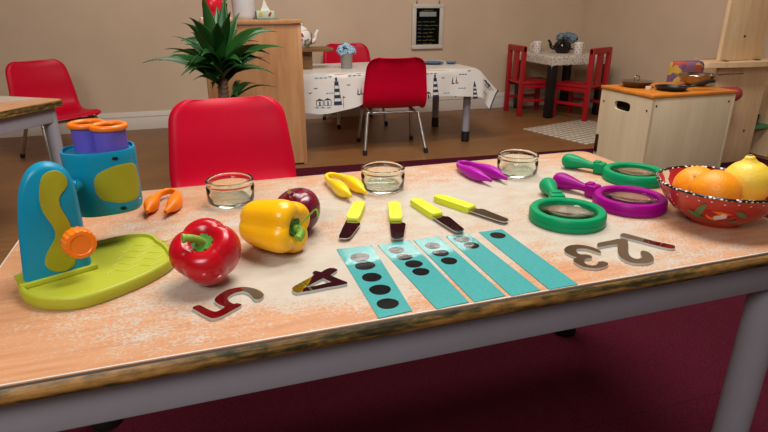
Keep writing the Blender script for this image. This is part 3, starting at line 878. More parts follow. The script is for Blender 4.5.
# ------------------------------------------------------------------ magnifiers
def make_magnifier(matname, label, loc, rz):
    t = thing('magnifying_glass', label, 'magnifier', loc, rz, 'big plastic magnifiers on the craft table')
    R_, r_ = .0580, .0440
    bb = B()
    bb.lathe([(R_ - .002, .0004), (R_, .002), (R_, .009), (R_ - .0006, .0096), (R_, .0102), (R_ - .0003, .0170), (R_ - .0025, .0200), (R_ - .005, .0208), (r_ + .0025, .0202), (r_ + .0005, .018), (r_, .012), (r_ + .001, .002), (r_ + .002, .0004)], 72, closed=True)
    obj('ring', bb, matname, t, ang=35)
    bb = B()
    bb.lathe([(0, .0085), (.015, .0088), (.030, .0100), (r_ + .0004, .0125), (r_ + .0004, .0140), (.030, .0165), (.015, .0178), (0, .0182)], 64)
    obj('lens', bb, 'lens', t, label='clear round lens', ang=60)
    bb = B()
    bb.box((0, R_ + .008, .0125), (.024, .020, .021), bev=.003)
    bb.box((0, R_ + .014, .0225), (.016, .012, .006), bev=.0015)
    hp = [(0, R_ + .012, .0135), (0, R_ + .024, .0140), (0, R_ + .036, .0152), (0, R_ + .053, .0160), (0, R_ + .067, .0160), (0, R_ + .077, .0158), (0, R_ + .083, .0155), (0, R_ + .0855, .0152)]
    bb.tube(smooth_path(hp, 4), [v_[0] for v_ in smooth_path([(r0, 0) for r0 in (.0075, .0072, .0085, .0125, .0150, .0138, .0085, .0015)], 4)], 20)
    obj('handle', bb, matname, t)
    return t
def mag_rot(c, h): return math.atan2(-(h[0] - c[0]), h[1] - c[1])
m1 = make_magnifier('green_plastic', 'green magnifying glass in front, lens down by the number three', (.527, .686, T), mag_rot((.527, .686), (.580, .829)))
make_magnifier('magenta_plastic', 'purple magnifying glass lying between two green ones', (.665, .709, T), mag_rot((.665, .709), (.610, .831)))
m3 = repeat(m1, (.781, .831, T), mag_rot((.781, .831), (.708, .940)), 'green magnifying glass at the back, partly behind the fruit bowl')

# ------------------------------------------------------------------ fruit bowl
BC = Vector((.747, .617, T))
bowl = thing('fruit_bowl', 'red painted bowl with speckled rim holding the fruit', 'bowl', BC)
oprof = [(0, .003), (.030, .003), (.031, .0004), (.037, .0004), (.038, .004), (.050, .011), (.064, .022), (.076, .036), (.084, .049), (.090, .0605)]
iprof = [(.087, .0615), (.081, .050), (.073, .038), (.061, .026), (.046, .015), (.030, .009), (0, .007)]
b = B(); b.lathe(oprof, 72); 
for f in [f for f in b.bm.faces if len(f.verts) > 60]: b.bm.faces.remove(f)
op = smooth_path(oprof[4:], 8)
def on_bowl(a, s, off=.0005):
    k = s * (len(op) - 1); i = min(int(k), len(op) - 2); q = op[i].lerp(op[i + 1], k - i)
    d = (op[i + 1] - op[i]).normalized(); r, z = q[0] + d[1] * off, q[1] - d[0] * off
    return Vector((r * cos(a), r * sin(a), z))
def petal(a0, s0, la, ls, ang, mi, n=14, off=.0006):
    c_, s_ = cos(ang), sin(ang)
    pts = []
    for k in range(n):
        t_ = 2 * PI * k / n; u, v = la * cos(t_), ls * sin(t_) * (1 - .3 * cos(t_))
        pts.append(on_bowl(a0 + (u * c_ - v * s_), s0 + (u * s_ + v * c_) * 1.6, off))
    cen = on_bowl(a0, s0, off); vc = b.bm.verts.new(cen); vs = [b.bm.verts.new(p_) for p_ in pts]
    for k in range(n):
        f = b.bm.faces.new((vc, vs[k], vs[(k + 1) % n])); f.material_index = mi
AF = math.atan2(-BC.y, -BC.x)     # the side that faces the viewer
for base_a in (AF + .12, AF + 2.2, AF - 2.0):
    for dx, ds, la, ls, an, mi in ((.0, .52, .26, .085, .05, 1), (.10, .50, .16, .05, .3, 2), (-.12, .54, .15, .045, -.2, 2), (.0, .50, .12, .035, .1, 3), (.05, .56, .06, .03, .1, 3), (-.06, .46, .06, .025, -.1, 3),
                               (-.36, .60, .17, .055, .9, 4), (-.46, .46, .15, .04, -.25, 4), (.34, .62, .13, .035, -.4, 4), (.28, .42, .10, .025, .2, 4)):
        petal(base_a + dx, ds, la, ls, an, mi, off=.0005 + .0002 * mi)
    for k in range(9):
        petal(base_a - .75 + .19 * k, .86 + .03 * (k % 2), .018, .010, 0, 3)
    for k in range(7):
        petal(base_a - .95 + .02 * sin(k), .35 + .07 * k, .022, .010, k, 3)
bw = obj('bowl_body', b, ['bowl_out', 'tweezer_orange', 'crimson_paint', 'porcelain', 'ink_leaf'], bowl, ang=60)
b = B(); b.lathe(iprof, 72)
for f in [f for f in b.bm.faces if len(f.verts) > 60]: b.bm.faces.remove(f)
obj('bowl_inside', b, 'bowl_in', bowl, label='colourful painted inside of the bowl', ang=60)
b = B(); b.lathe([(.0887 + .0024 * cos(t_), .0612 + .0021 * sin(t_)) for t_ in [2 * PI * k / 10 for k in range(10)]], 96, closed=True)
obj('rim', b, 'bowl_rim', bowl, label='black and white speckled rim')
def citrus(name, c, axis, prof, matname, label, cat):
    t = thing(name, label, cat, c)
    Mx = frame_z(axis, c)
    bb = B(); lobed(bb, prof, 3, .004, Mx, jit=.03, seed=c[0] * 9)
    obj('peel', bb, matname, t, world=True, ang=80)
    zt = prof[-1][1]
    bb = B(); bb.lathe([(0, zt - .002), (.0036, zt - .0012), (.003, zt + .0004), (.0012, zt + .0010), (0, zt + .0006)], 10, mat=Mx.to_3x3().to_4x4(), c=c)
    obj('stem_end', bb, 'navel', t, world=True)
OR = [(0, -.035), (.012, -.0335), (.024, -.027), (.033, -.014), (.0365, 0), (.034, .013), (.0255, .0255), (.012, .0335), (.004, .0348), (0, .0342)]
OR1 = [(r * .95, z * .95) for r, z in OR]; OR2 = [(r * .90, z * .90) for r, z in OR]
citrus('orange', (.711, .5936, T + .0560), (.25, .5, .75), OR1, 'orange_peel', 'front orange of the two in the red bowl', 'orange')
citrus('orange', (.738, .652, T + .0450), (-.55, -.35, .62), OR2, 'orange_peel', 'orange at the back of the red bowl behind the other orange', 'orange')
LE = [(0, -.040), (.006, -.0385), (.014, -.034), (.025, -.025), (.0325, -.010), (.0345, .004), (.031, .018), (.022, .029), (.013, .0345), (.0085, .039), (.006, .0435), (0, .0455)]
citrus('lemon', (.790, .608, T + .0580), (-.10, .03, .99), LE, 'lemon_peel', 'yellow lemon standing upright in the red bowl beside the oranges', 'lemon')

# ------------------------------------------------------------------ red plastic chairs
def make_chair(loc, rz, label):
    t = thing('plastic_chair', label, 'chair', loc, rz, 'red plastic chairs with chrome legs')
    prof = smooth_path([(-.200, .512), (-.190, .470), (-.173, .400), (-.163, .335), (-.152, .288), (-.130, .256), (-.092, .238), (-.03, .233), (.06, .240), (.11, .247), (.14, .246), (.158, .232)], 5)
    d = [0]
    for a, c in zip(prof, prof[1:]): d.append(d[-1] + (c - a).length)
    Ltot = d[-1]
    def f(u, v):
        s = u * Ltot
        # denser sampling near the ends
        i = max(k for k in range(len(d)) if d[k] <= s + 1e-9); i = min(i, len(d) - 2)
        q = prof[i].lerp(prof[i + 1], (s - d[i]) / (d[i + 1] - d[i]))
        tv = (prof[i + 1] - prof[i]).normalized(); nr = Vector((-tv[1], tv[0]))       # towards the sitter
        hw = .158 + .022 * min(1, s / .2)
        if s > .24: hw = .180 - .012 * min(1, (s - .24) / .3)
        for dist, c in ((s, .06), (Ltot - s, .05)):
            if dist < c: hw -= c * (1 - math.sqrt(max(0, 1 - ((c - dist) / c) ** 2)))
        x = (v * 2 - 1)
        off = (.020 - .010 * min(1, max(0, s - .2) / .1)) * x * x
        e = max(0, (abs(x) - .86) / .14); off -= .016 * e * e
        e2 = max(0, 1 - s / .035); off -= .012 * e2 * e2
        return Vector((x * hw, q[0] + nr[0] * off, q[1] + nr[1] * off))
    bb = B()
    us = [0, .006, .014, .025, .04, .06, .085, .11] + [.11 + .80 * k / 22 for k in range(1, 23)] + [.93, .95, .97, .985, 1]
    vs = [0, .02, .045, .07, .1, .15, .22, .3, .4, .5, .6, .7, .78, .85, .9, .93, .955, .98, 1]
    bb.surf(lambda u, v: f(us[round(u * (len(us) - 1))], vs[round(v * (len(vs) - 1))]), len(us), len(vs))
    obj('seat_shell', bb, 'red_plastic', t, solid=.006, sub=1, ang=180)
    bb = B()
    for s in (-1, 1): bb.tube([(s * .125, -.10, .218), (s * .125, .10, .220)], .008, 12)
    for yy in (-.09, .095): bb.tube([(-.15, yy, .212), (.15, yy, .212)], .008, 12)
    obj('seat_frame', bb, 'chrome', t)
    for sx in (-1, 1):
        for top, bot in (((sx * .145, -.09, .212), (sx * .176, -.175, .012)), ((sx * .145, .095, .212), (sx * .166, .150, .012))):
            bb = B(); bb.tube([top, Vector(top).lerp(Vector(bot), .12), bot], .0095, 12)
            lg = obj('leg', bb, 'chrome', t)
            bb = B(); bb.tube([(bot[0], bot[1], .0005), (bot[0], bot[1], .010), Vector(bot).lerp(Vector(top), .06)], .0125, 12)
            obj('leg_cap', bb, 'foot_rubber', lg, label='black rubber cap')
    return t
ch = make_chair((.090, 1.49, .004), PI + .06, 'red plastic chair facing the craft table from the far side')
repeat(ch, (1.020, 2.985, 0), -.14, 'red plastic chair seen from behind at the table with the printed cloth').scale = (.965, 1, 1)
repeat(ch, (1.020, 3.71, 0), PI + .05, 'red plastic chair on the wall side of the table with the printed cloth')
repeat(ch, (-.690, 3.32, 0), PI + .62, 'red plastic chair by the back wall behind the bare left-hand table').scale = (.93, .93, .955)

# ------------------------------------------------------------------ left table
lt = thing('side_table', 'bare beech-topped table with grey legs at the left edge', 'table', (-.912, 2.234, 0), math.atan2(.217, .143))
# local x along the long edge (towards far corner), local y to the left
zt = .452
b = B(); b.plate(rrect(.28, .36, .015), zt - .022, zt, bev=.002); obj('tabletop', b, 'laminate', lt)
b = B(); b.plate(rrect(.284, .364, .018), zt - .023, zt - .002); obj('edge_band', b, 'edge', lt)
b = B()
for s in (-1, 1):
    b.box((0, s * .335, zt - .050), (.50, .022, .054), bev=.003); b.box((s * .255, 0, zt - .050), (.022, .66, .054), bev=.003)
obj('frame', b, 'grey_metal', lt)
for sx in (-1, 1):
    for sy in (-1, 1):
        b = B(); b.lathe([(.022, .012), (.022, zt - .024)], 24, (sx * .245, sy * .325, 0)); lg = obj('leg', b, 'grey_metal', lt)
        b = B(); b.lathe([(0, 0), (.029, 0), (.029, .03), (0, .03)], 20, (sx * .245, sy * .325, .0005)); obj('foot', b, 'foot_rubber', lg)

# ------------------------------------------------------------------ cabinet and what stands on it
cab = thing('beech_cabinet', 'plain beech cabinet seen from its back, behind the yucca', 'cabinet', (.275, 2.83, 0))
CX0, CX1, CY0, CY1, CZ = .052, .500, 2.76, 2.905, .700
b = B(); b.box(((CX0 + CX1) / 2, CY0 + .006, CZ / 2 - .005), (CX1 - CX0 - .03, .010, CZ - .03)); obj('back_panel', b, 'cab_beech', cab, world=True)
for xx in (CX0 + .009, CX1 - .009):
    b = B(); b.box((xx, (CY0 + CY1) / 2, CZ / 2 - .009), (.018, CY1 - CY0, CZ - .020), bev=.001); obj('side_panel', b, 'cab_beech', cab, world=True)
b = B(); b.box(((CX0 + CX1) / 2, (CY0 + CY1) / 2 - .004, CZ - .009), (CX1 - CX0 + .006, CY1 - CY0 + .012, .018), bev=.002); obj('top_panel', b, 'cab_beech', cab, world=True)
for zz in (.03, .36):
    b = B(); b.box(((CX0 + CX1) / 2, (CY0 + CY1) / 2 + .01, zz), (CX1 - CX0 - .04, CY1 - CY0 - .03, .018)); obj('shelf', b, 'cab_beech', cab, world=True)

ZT = CZ
b = B(); b.box((.120, 2.832, ZT + .006), (.135, .13, .012), bev=.003)
o = obj('lantern_tray', b, 'white_paint'); tag(o, 'pale low tray under the red lantern on the cabinet', 'tray', loc=(.12, 2.832, ZT))
lan = thing('red_lantern', 'round red lantern on a pale tray on top of the cabinet', 'lantern', (.112, 2.832, ZT + .012))
b = B(); b.lathe([(0, 0), (.028, 0), (.030, .003), (.040, .020), (.045, .045), (.043, .068), (.034, .088), (.020, .096), (0, .097)], 36)
for k in range(12):
    a = 2 * PI * k / 12
    b.tube([(.0305 * cos(a), .0305 * sin(a), .004), (.0405 * cos(a), .0405 * sin(a), .020), (.0455 * cos(a), .0455 * sin(a), .045), (.0435 * cos(a), .0435 * sin(a), .068), (.0345 * cos(a), .0345 * sin(a), .088)], .0012, 5)
obj('shade', b, 'lantern_red', lan)
b = B(); b.lathe([(0, .096), (.016, .096), (.016, .104), (.010, .108), (0, .108)], 20); obj('cap', b, 'iron_black', lan)
b = B(); b.tube([(-.012, 0, .106), (-.010, 0, .122), (0, 0, .130), (.010, 0, .122), (.012, 0, .106)], .0018, 6); obj('handle', b, 'iron_black', lan)
fig = thing('black_figurine', 'slim black ornament between the red lantern and the white vase', 'ornament', (.168, 2.835, ZT + .012))
b = B(); b.lathe([(0, 0), (.014, 0), (.014, .006), (.009, .012), (.008, .045), (.011, .052), (.006, .060), (.005, .080), (.008, .088), (.007, .098), (0, .104)], 16); obj('body', b, 'iron_black', fig)
b = B(); b.box((0, 0, .072), (.024, .006, .004), bev=.001); obj('crossbar', b, 'iron_black', fig)
fig.location.z = ZT + .0122
b = B(); b.lathe([(0, 0), (.046, 0), (.049, .003), (.051, .02), (.053, .10), (.052, .16), (.048, .175), (.044, .175), (.047, .16), (.048, .02), (0, .01)], 44, (.250, 2.838, ZT))
o = obj('white_vase', b, 'vase_white'); tag(o, 'white textured cylinder vase on top of the cabinet', 'vase', loc=(.25, 2.838, ZT))
tb = thing('tissue_box', 'pale green tissue box with a tissue sticking out on the cabinet', 'tissue box', (.345, 2.835, ZT))
b = B(); b.box((0, 0, .019), (.082, .060, .036), bev=.002); 
b.lathe([(0, 0), (.009, 0), (.009, .0012), (0, .0012)], 16, (-.022, -.0305, .020), mat=Matrix.Rotation(PI / 2, 4, 'X'), mi=1)
b.lathe([(0, 0), (.006, 0), (.006, .0012), (0, .0012)], 16, (.018, -.0305, .018), mat=Matrix.Rotation(PI / 2, 4, 'X'), mi=2)
b.lathe([(0, 0), (.005, 0), (.005, .0012), (0, .0012)], 16, (.023, -.0305, .026), mat=Matrix.Rotation(PI / 2, 4, 'X'), mi=2)
obj('box', b, ['tissue_box', 'ochre', 'red_ink'], tb)
b = B(); b.surf(lambda u, v: Vector(((.024 - .012 * u + .004 * sin(9 * v)) * cos(2 * PI * v) * (1 - .6 * u), (.010 + .004 * cos(13 * v)) * sin(2 * PI * v) * (1 - .3 * u), .036 + .045 * u + .004 * sin(12 * v) * u)), 8, 30, cv=True)
obj('tissue', b, 'tissue', tb)
b = B(); b.box((.348, 2.835, ZT + .0005), (.115, .09, .001)); 
o = obj('dark_mat', b, 'iron_black'); tag(o, 'thin dark mat under the tissue box', 'mat', loc=(.348, 2.835, ZT)); tb.location.z = ZT + .0012

# ------------------------------------------------------------------ yucca
yu = thing('yucca_plant', 'leafy dark green potted yucca in front of the beech cabinet', 'plant', (.105, 2.45, .004))
b = B(); b.lathe([(0, 0), (.075, 0), (.080, .004), (.105, .19), (.112, .20), (.112, .215), (.102, .215), (.098, .19), (0, .185)], 36); obj('pot', b, 'pot_clay', yu)
b = B(); b.lathe([(0, .188), (.090, .186), (.097, .188), (.06, .200), (0, .204)], 30); obj('soil', b, 'soil', yu)
b = B(); b.tube([(0, 0, .19), (.002, 0, .28), (-.001, 0, .37), (.001, 0, .475)], [.024, .022, .021, .020], 14)
for k in range(14): b.lathe([(.0215, 0), (.0235, .004), (.0215, .008)], 14, (0.0005, 0, .22 + .018 * k))
obj('trunk', b, 'trunk', yu)
tips = [((.059, .815), -.05), ((.152, .80), .05), ((.155, .738), -.14), ((.204, .73), .06), ((.284, .676), -.10), ((.343, .655), .02), ((.344, .604), -.14), ((.286, .549), .05), ((-.064, .643), .03), ((.004, .717), -.12), ((.012, .683), .1), ((-.104, .591), .08), ((-.185, .552), -.05), ((-.079, .587), -.16), ((-.021, .627), -.2), ((-.008, .479), -.05), ((.059, .452), -.12),
        ((.25, .62), -.2), ((.06, .56), -.24), ((.17, .55), -.24), ((.10, .70), -.2), ((.20, .66), .16), ((.02, .62), .18), ((.12, .76), .12), ((.28, .57), .15), ((-.02, .56), .18),
        ((.30, .64), -.16), ((.25, .57), -.22), ((.28, .53), -.08), ((.22, .69), -.12), ((-.03, .69), -.1), ((-.08, .62), -.12), ((-.06, .56), -.18), ((.0, .60), -.24), ((.14, .60), -.26), ((.21, .60), -.22), ((-.10, .55), .0), ((.31, .60), .1), ((.03, .53), -.2), ((.19, .585), -.18), ((.235, .50), -.1), ((-.05, .53), .1)]
rnd = random.Random(3)
def blade(bb, base, tip, w, sag):
    base, tip = Vector(base), Vector(tip); d = tip - base
    side = d.cross(Vector((0, 0, 1)));
    if side.length < 1e-4: side = Vector((1, 0, 0))
    side.normalize()
    if d.z > .6 * d.length: side = (side * .3 + Vector((.95, -.2, 0))).normalized()
    up = side.cross(d).normalized()
    if up.z < 0: up = -up
    if d.z <= .6 * d.length:
        ro = (-1 if d.x > 0 else 1) * rnd.uniform(.35, 1.0) * (1 if rnd.random() < .8 else -.6)
        side, up = side * cos(ro) + up * sin(ro), up * cos(ro) - side * sin(ro)
    n = 12; rows = []
    for i in range(n + 1):
        t_ = i / n
        c = base.lerp(tip, t_) + Vector((0, 0, sag * 4 * t_ * (1 - t_)))
        ww = w * (.38 + .62 * sin(PI * min(1, t_ * 1.1 + .12))) * (1 - t_ ** 5) + .0006
        rows.append([bb.bm.verts.new(c + side * ww * s + up * (.30 * ww * abs(s))) for s in (-1, -.5, 0, .5, 1)])
    for a, c in zip(rows, rows[1:]):
        for k in range(4): bb.bm.faces.new((a[k], a[k + 1], c[k + 1], c[k]))
b = B()
for (tx, tz), dy in tips[:25]:
    ang = math.atan2(dy, tx - .105); bz = min(.57, max(.46, tz - .12)) + rnd.uniform(-.02, .02)
    blade(b, (.014 * cos(ang), .014 * sin(ang), bz), (tx - .105, dy, tz), .0205 + .005 * rnd.random() - (.012 if tx < -.15 else 0), .015 + .14 * max(0, abs(tx - .105) - .06))
for k in range(26):
    ang = 2.4 * k + rnd.uniform(-.3, .3); el = rnd.uniform(.22, 1.05); L_ = rnd.uniform(.17, .26)
    bz = .475 + .11 * (k / 34)
    blade(b, (.012 * cos(ang), .012 * sin(ang), bz), (L_ * cos(el) * cos(ang), L_ * cos(el) * sin(ang) * .9, bz + L_ * sin(el) - .05), .020 + .005 * rnd.random(), .035)
for (tx, tz, dy) in ((.32, .433, -.02), (.249, .44, .05), (.158, .398, -.1), (.188, .451, .08), (.215, .462, -.06)):    # low side shoot
    blade(b, (.035, -.02, .385), (tx - .105, dy, tz), .013, .03)
b.tube([(.002, -.01, .34), (.02, -.015, .36), (.035, -.02, .39)], .007, 8)
obj('foliage', b, 'leaf_green', yu, solid=.0012, recalc=False)

# ------------------------------------------------------------------ table with nautical oilcloth
TX0, TX1, TY0, TY1, TZ = .460, 1.525, 2.93, 3.47, .424
nt = thing('dining_table', 'small table with grey legs under the nautical print oilcloth', 'table', ((TX0 + TX1) / 2, (TY0 + TY1) / 2, 0))
b = B(); b.box(((TX0 + TX1) / 2, (TY0 + TY1) / 2, TZ - .011), (TX1 - TX0, TY1 - TY0, .022), bev=.003); obj('tabletop', b, 'cab_beech', nt, world=True)
b = B()
for yy in (TY0 + .03, TY1 - .03): b.box(((TX0 + TX1) / 2, yy, TZ - .045), (TX1 - TX0 - .10, .02, .046))
for xx in (TX0 + .03, TX1 - .03): b.box((xx, (TY0 + TY1) / 2, TZ - .045), (.02, TY1 - TY0 - .10, .046))
obj('frame', b, 'grey_metal', nt, world=True)
for xx in (TX0 + .04, TX1 - .035):
    for yy in (TY0 + .04, TY1 - .045):
        b = B(); b.lathe([(.022, .05), (.022, TZ - .022)], 20, (xx, yy, 0)); lg = obj('leg', b, 'grey_metal', nt, world=True)
        b = B(); b.lathe([(0, 0), (.024, 0), (.0235, .045 + .008), (.0225, .062), (0, .062)], 20, (xx, yy, .0005)); obj('foot', b, 'black_plastic', lg, world=True, label='dark worn foot sleeve')
ZK = TZ + .003
def cloth(px, py, off=0):
    """unrolled cloth coordinates -> draped point"""
    dx = max(0, px - TX1) - max(0, TX0 - px); dy = max(0, TY0 - py); dyb = max(0, py - TY1)
    qx = min(max(px, TX0 - .003), TX1 + .003); qy = min(max(py, TY0 - .004), TY1 + .004)
    adx = abs(dx)
    kx = .72 if dx > 0 else .12
    fold = .012 * sin(px * 17 + 1) + .007 * sin(px * 41)
    x = qx + math.copysign(1, dx) * adx * kx * (1 - (.45 * min(1, dy / .17) if dx > 0 else 0)) if dx else qx
    y = qy
    z = ZK - math.sqrt(1 - kx * kx) * adx
    g = min(1, dy / .2)
    lf_ = min(1, max(0, (px - .50) / .1))
    y -= (dy * .14 + g * (fold + .010)) * lf_; y += dyb * .14
    z -= dy * .985 + dyb * .985
    if dx > 0 and dy > 0:      # the corner swings out in a soft cone
        zx, zy = math.sqrt(1 - kx * kx) * adx, dy * .985
        z = ZK - (zx ** 1.6 + zy ** 1.6) ** (1 / 1.6)
    y -= off * (1 if dy > 0 else 0); z += off * (1 if dy <= 0 and dyb <= 0 and dx == 0 else .2)
    if dx > 0: x += off
    return Vector((x, y, z))
PX0, PX1, PY0, PY1 = TX0 - .10, TX1 + .19, TY0 - .205, TY1 + .12
b = B()
def hem(px): return TY0 - .162 + .016 * sin(px * 5.0 + 1.5) - .030 * max(0, 1 - abs(px - .60) / .25) + .040 * math.exp(-((px - 1.02) / .16) ** 2)
xs = sorted(set([PX0 + (PX1 - PX0) * k / 70 for k in range(71)])); ysn = 44
b.surf(lambda u, v: cloth(xs[round(u * (len(xs) - 1))], hem(xs[round(u * (len(xs) - 1))]) + (PY1 - hem(xs[round(u * (len(xs) - 1))])) * v), len(xs), ysn)
# navy binding along both ends
for px in (PX1, PX0):
    b.tube([cloth(px, hem(px) + (PY1 - hem(px)) * k / 40) for k in range(41)], .0045, 6, mi=1)
pb = b
def deco(poly, mi=0):
    mi += 1
    """polygon in cloth coordinates, given as (px, drop below the front edge)"""
    off = .0016
    cxp = sum(p[0] for p in poly) / len(poly); cyp = sum(p[1] for p in poly) / len(poly)
    vs = [pb.bm.verts.new(cloth(p[0], TY0 - p[1], off)) for p in poly]
    vc = pb.bm.verts.new(cloth(cxp, TY0 - cyp, off))
    for k in range(len(vs)):
        f = pb.bm.faces.new((vc, vs[k], vs[(k + 1) % len(vs)])); f.material_index = mi
def rect(x, d, w, h, mi=0): deco([(x - w / 2, d - h / 2), (x + w / 2, d - h / 2), (x + w / 2, d + h / 2), (x - w / 2, d + h / 2)], mi)
def lighthouse(x, d, s=1):      # d = drop of its foot
    for k in range(7):
        w0 = (.042 - .0032 * k) * s; w1 = (.042 - .0032 * (k + 1)) * s; y_0 = d - .0155 * k * s; y_1 = d - .0155 * (k + 1) * s
        if k % 2 == 0: deco([(x - w0 / 2, y_0), (x + w0 / 2, y_0), (x + w1 / 2, y_1), (x - w1 / 2, y_1)])
        else:
            for e in (-1, 1): deco([(x + e * w0 / 2, y_0), (x + e * (w0 / 2 - .002), y_0), (x + e * (w1 / 2 - .002), y_1), (x + e * w1 / 2, y_1)])
    t_ = d - .1085 * s
    rect(x, t_ - .002 * s, .022 * s, .003 * s); rect(x, t_ - .010 * s, .010 * s, .010 * s)
    deco([(x - .008 * s, t_ - .016 * s), (x + .008 * s, t_ - .016 * s), (x, t_ - .026 * s)])
    rect(x, d + .0015, .046 * s, .002)
def hut(x, d, w=.026):
    for e in (-1, 1): rect(x + e * w / 2, d - .013, .003, .026)
    deco([(x - w * .62, d - .026), (x + w * .62, d - .026), (x, d - .038)]); rect(x, d - .011, .007, .020); rect(x, d, w, .002)
def boat(x, d, mi=0): deco([(x, d), (x, d - .034), (x - .008, d)], mi); deco([(x - .010, d + .003), (x + .010, d + .003), (x + .007, d + .008), (x - .007, d + .008)], 0)
def gull(x, d): deco([(x - .014, d - .003), (x, d + .001), (x + .012, d - .005), (x, d + .004)])
def wave(x, d, w=.04, mi=1):
    for k in range(3): deco([(x - w / 2 + w * k / 3, d), (x - w / 2 + w * (k + .5) / 3, d - .004), (x - w / 2 + w * (k + 1) / 3, d), (x - w / 2 + w * (k + .5) / 3, d + .002)], mi)
lighthouse(.700, .158, 1.05); hut(.606, .162, .034); hut(.647, .160, .034); rect(.730, .145, .0022, .062); deco([(.731, .118), (.745, .122), (.731, .127)], 2)
boat(.815, .105); boat(.833, .103, 2); gull(.765, .060); gull(.590, .072); wave(.660, .098); wave(.620, .020, .07); wave(.800, .014, .08); wave(.62, .172, .09); wave(.86, .115, .03, 0); gull(.56, .095); gull(.67, .015)
lighthouse(1.26, .150, .95); hut(1.185, .154, .034); hut(1.216, .152); boat(1.37, .072); boat(1.392, .070, 2); gull(1.31, .045); wave(1.43, .030, .05, 0); wave(1.24, .020, .07); wave(1.33, .13, .04); wave(1.42, .105, .05); gull(1.47, .012)
lighthouse(1.500, .165, .7); hut(1.60, .075, .05); hut(1.635, .073, .04); rect(1.612, .050, .06, .005); wave(1.60, .12, .06, 0); wave(1.66, .05, .05, 0)
wave(.95, .02, .06); lighthouse(.96, .17, .95)
# prints on the table's top
for k in range(9): wave(.70 + .09 * k, -.08 - .05 * (k % 3), .05, k % 2)
oc = obj('oilcloth', b, ['cloth_white', 'navy', 'skyblue_ink', 'red_ink'], ang=60, recalc=False)
tag(oc, 'white nautical print oilcloth with navy trim draped over the table', 'tablecloth', loc=((TX0 + TX1) / 2, (TY0 + TY1) / 2, TZ))

# things on the nautical table
stl = thing('wooden_stand', 'rough wooden stand with a thick leg on the printed tablecloth', 'stand', (.588, 3.20, ZK))
b = B(); b.box((.030, 0, .105), (.245, .15, .018), bev=.004); obj('top', b, 'stand_wood', stl)
b = B(); b.box((.010, 0, .048), (.060, .080, .096), bev=.006); obj('leg', b, 'stand_wood', stl)
fp = thing('floral_teapot', 'white teapot with rose flowers on the wooden stand', 'teapot', (.578, 3.20, ZK + .114))
b = B(); b.lathe([(0, 0), (.030, 0), (.033, .004), (.045, .022), (.048, .042), (.042, .064), (.030, .076), (0, .080)], 36)
rnd = random.Random(5)
fp.scale = (1.2, 1.2, 1.2)
for k in range(44):
    a = rnd.uniform(0, 2 * PI); zz = rnd.uniform(.015, .062); r_ = .0465 + .0022 * sin((zz - .02) * 40)
    n_ = Vector((cos(a), sin(a), 0)); s_ = rnd.uniform(.004, .009)
    b.lathe([(0, -.004), (s_, -.004), (s_ * .8, .0015), (0, .002)], 10, n_ * r_ + Vector((0, 0, zz)), mat=Vector((0, 0, 1)).rotation_difference(n_).to_matrix().to_4x4(), mi=1 if k % 3 else 2)
obj('body', b, ['porcelain', 'ink_rose', 'ink_leaf'], fp)
b = B(); b.lathe([(.031, .077), (.026, .086), (.012, .093), (.006, .096), (.009, .102), (.007, .109), (0, .112)], 24); obj('lid', b, 'porcelain', fp)
b = B(); b.tube(smooth_path([(.042, 0, .022), (.062, 0, .034), (.068, 0, .058), (.080, 0, .076)], 4), [.011] * 5 + [.009] * 4 + [.007] * 4, 12); obj('spout', b, 'porcelain', fp)
b = B(); b.tube(smooth_path([(-.040, 0, .065), (-.066, 0, .066), (-.070, 0, .040), (-.044, 0, .024)], 4), .005, 10); obj('handle', b, 'porcelain', fp)

def flower_head(bb, c, r, n, seed, mi=0, flat=.8):
    rn = random.Random(seed)
    for k in range(n):
        v = Vector((rn.gauss(0, 1), rn.gauss(0, 1), rn.gauss(0, 1))).normalized(); v.z *= flat
        p = Vector(c) + v * r * rn.uniform(.75, 1.02)
        q = v.rotation_difference(Vector((0, 0, 1))).inverted().to_matrix().to_4x4() @ Matrix.Rotation(rn.uniform(0, 3), 4, 'Z')
        s_ = r * rn.uniform(.30, .42)
        for j in range(4):
            a = PI / 2 * j
            bb.face([p + q @ Vector((x * s_, y * s_, z * s_)) for x, y, z in ((0, 0, 0), (.9 * cos(a - .6), .9 * sin(a - .6), .25), (1.1 * cos(a), 1.1 * sin(a), .3), (.9 * cos(a + .6), .9 * sin(a + .6), .25))], mi)
tin = thing('flower_tin', 'small grey tin of pale blue flowers on the printed tablecloth', 'flower pot', (.818, 3.15, ZK))
b = B(); b.lathe([(0, 0), (.030, 0), (.031, .003), (.0345, .080), (.036, .082), (.0335, .083), (.030, .072), (0, .070)], 32)
obj('tin', b, 'tin_grey', tin)
b = B(); flower_head(b, (-.024, -.005, .098), .032, 60, 1); flower_head(b, (.022, .002, .096), .032, 60, 2); flower_head(b, (.0, .01, .108), .030, 50, 3)
b.tube([(0, 0, .06), (0, 0, .10)], .006, 6)
obj('blossoms', b, 'blue_petal', tin, recalc=False)
for k, (x, y, r_, lab) in enumerate(((1.375, 3.225, .070, 'blue patterned plate on the printed tablecloth, nearer the chair'), (1.480, 3.190, .034 , 'blue patterned plate on the printed tablecloth, near its right end'))):
    b = B(); b.lathe([(0, 0), (r_ * .6, 0), (r_ * .65, .002), (r_ * .95, .009), (r_, .011), (r_ * .97, .012), (r_ * .62, .005), (0, .004)], 32)
    for j in range(12):
        a = 2 * PI * j / 12
        b.lathe([(0, 0), (r_ * .06, 0), (r_ * .05, .001), (0, .001)], 8, (r_ * .8 * cos(a), r_ * .8 * sin(a), .0075), mi=1)
    o = obj('plate', b, ['slate_blue', 'porcelain']); o.location = (x, y, ZK + .0005 + .0); tag(o, lab, 'plate', 'blue plates')

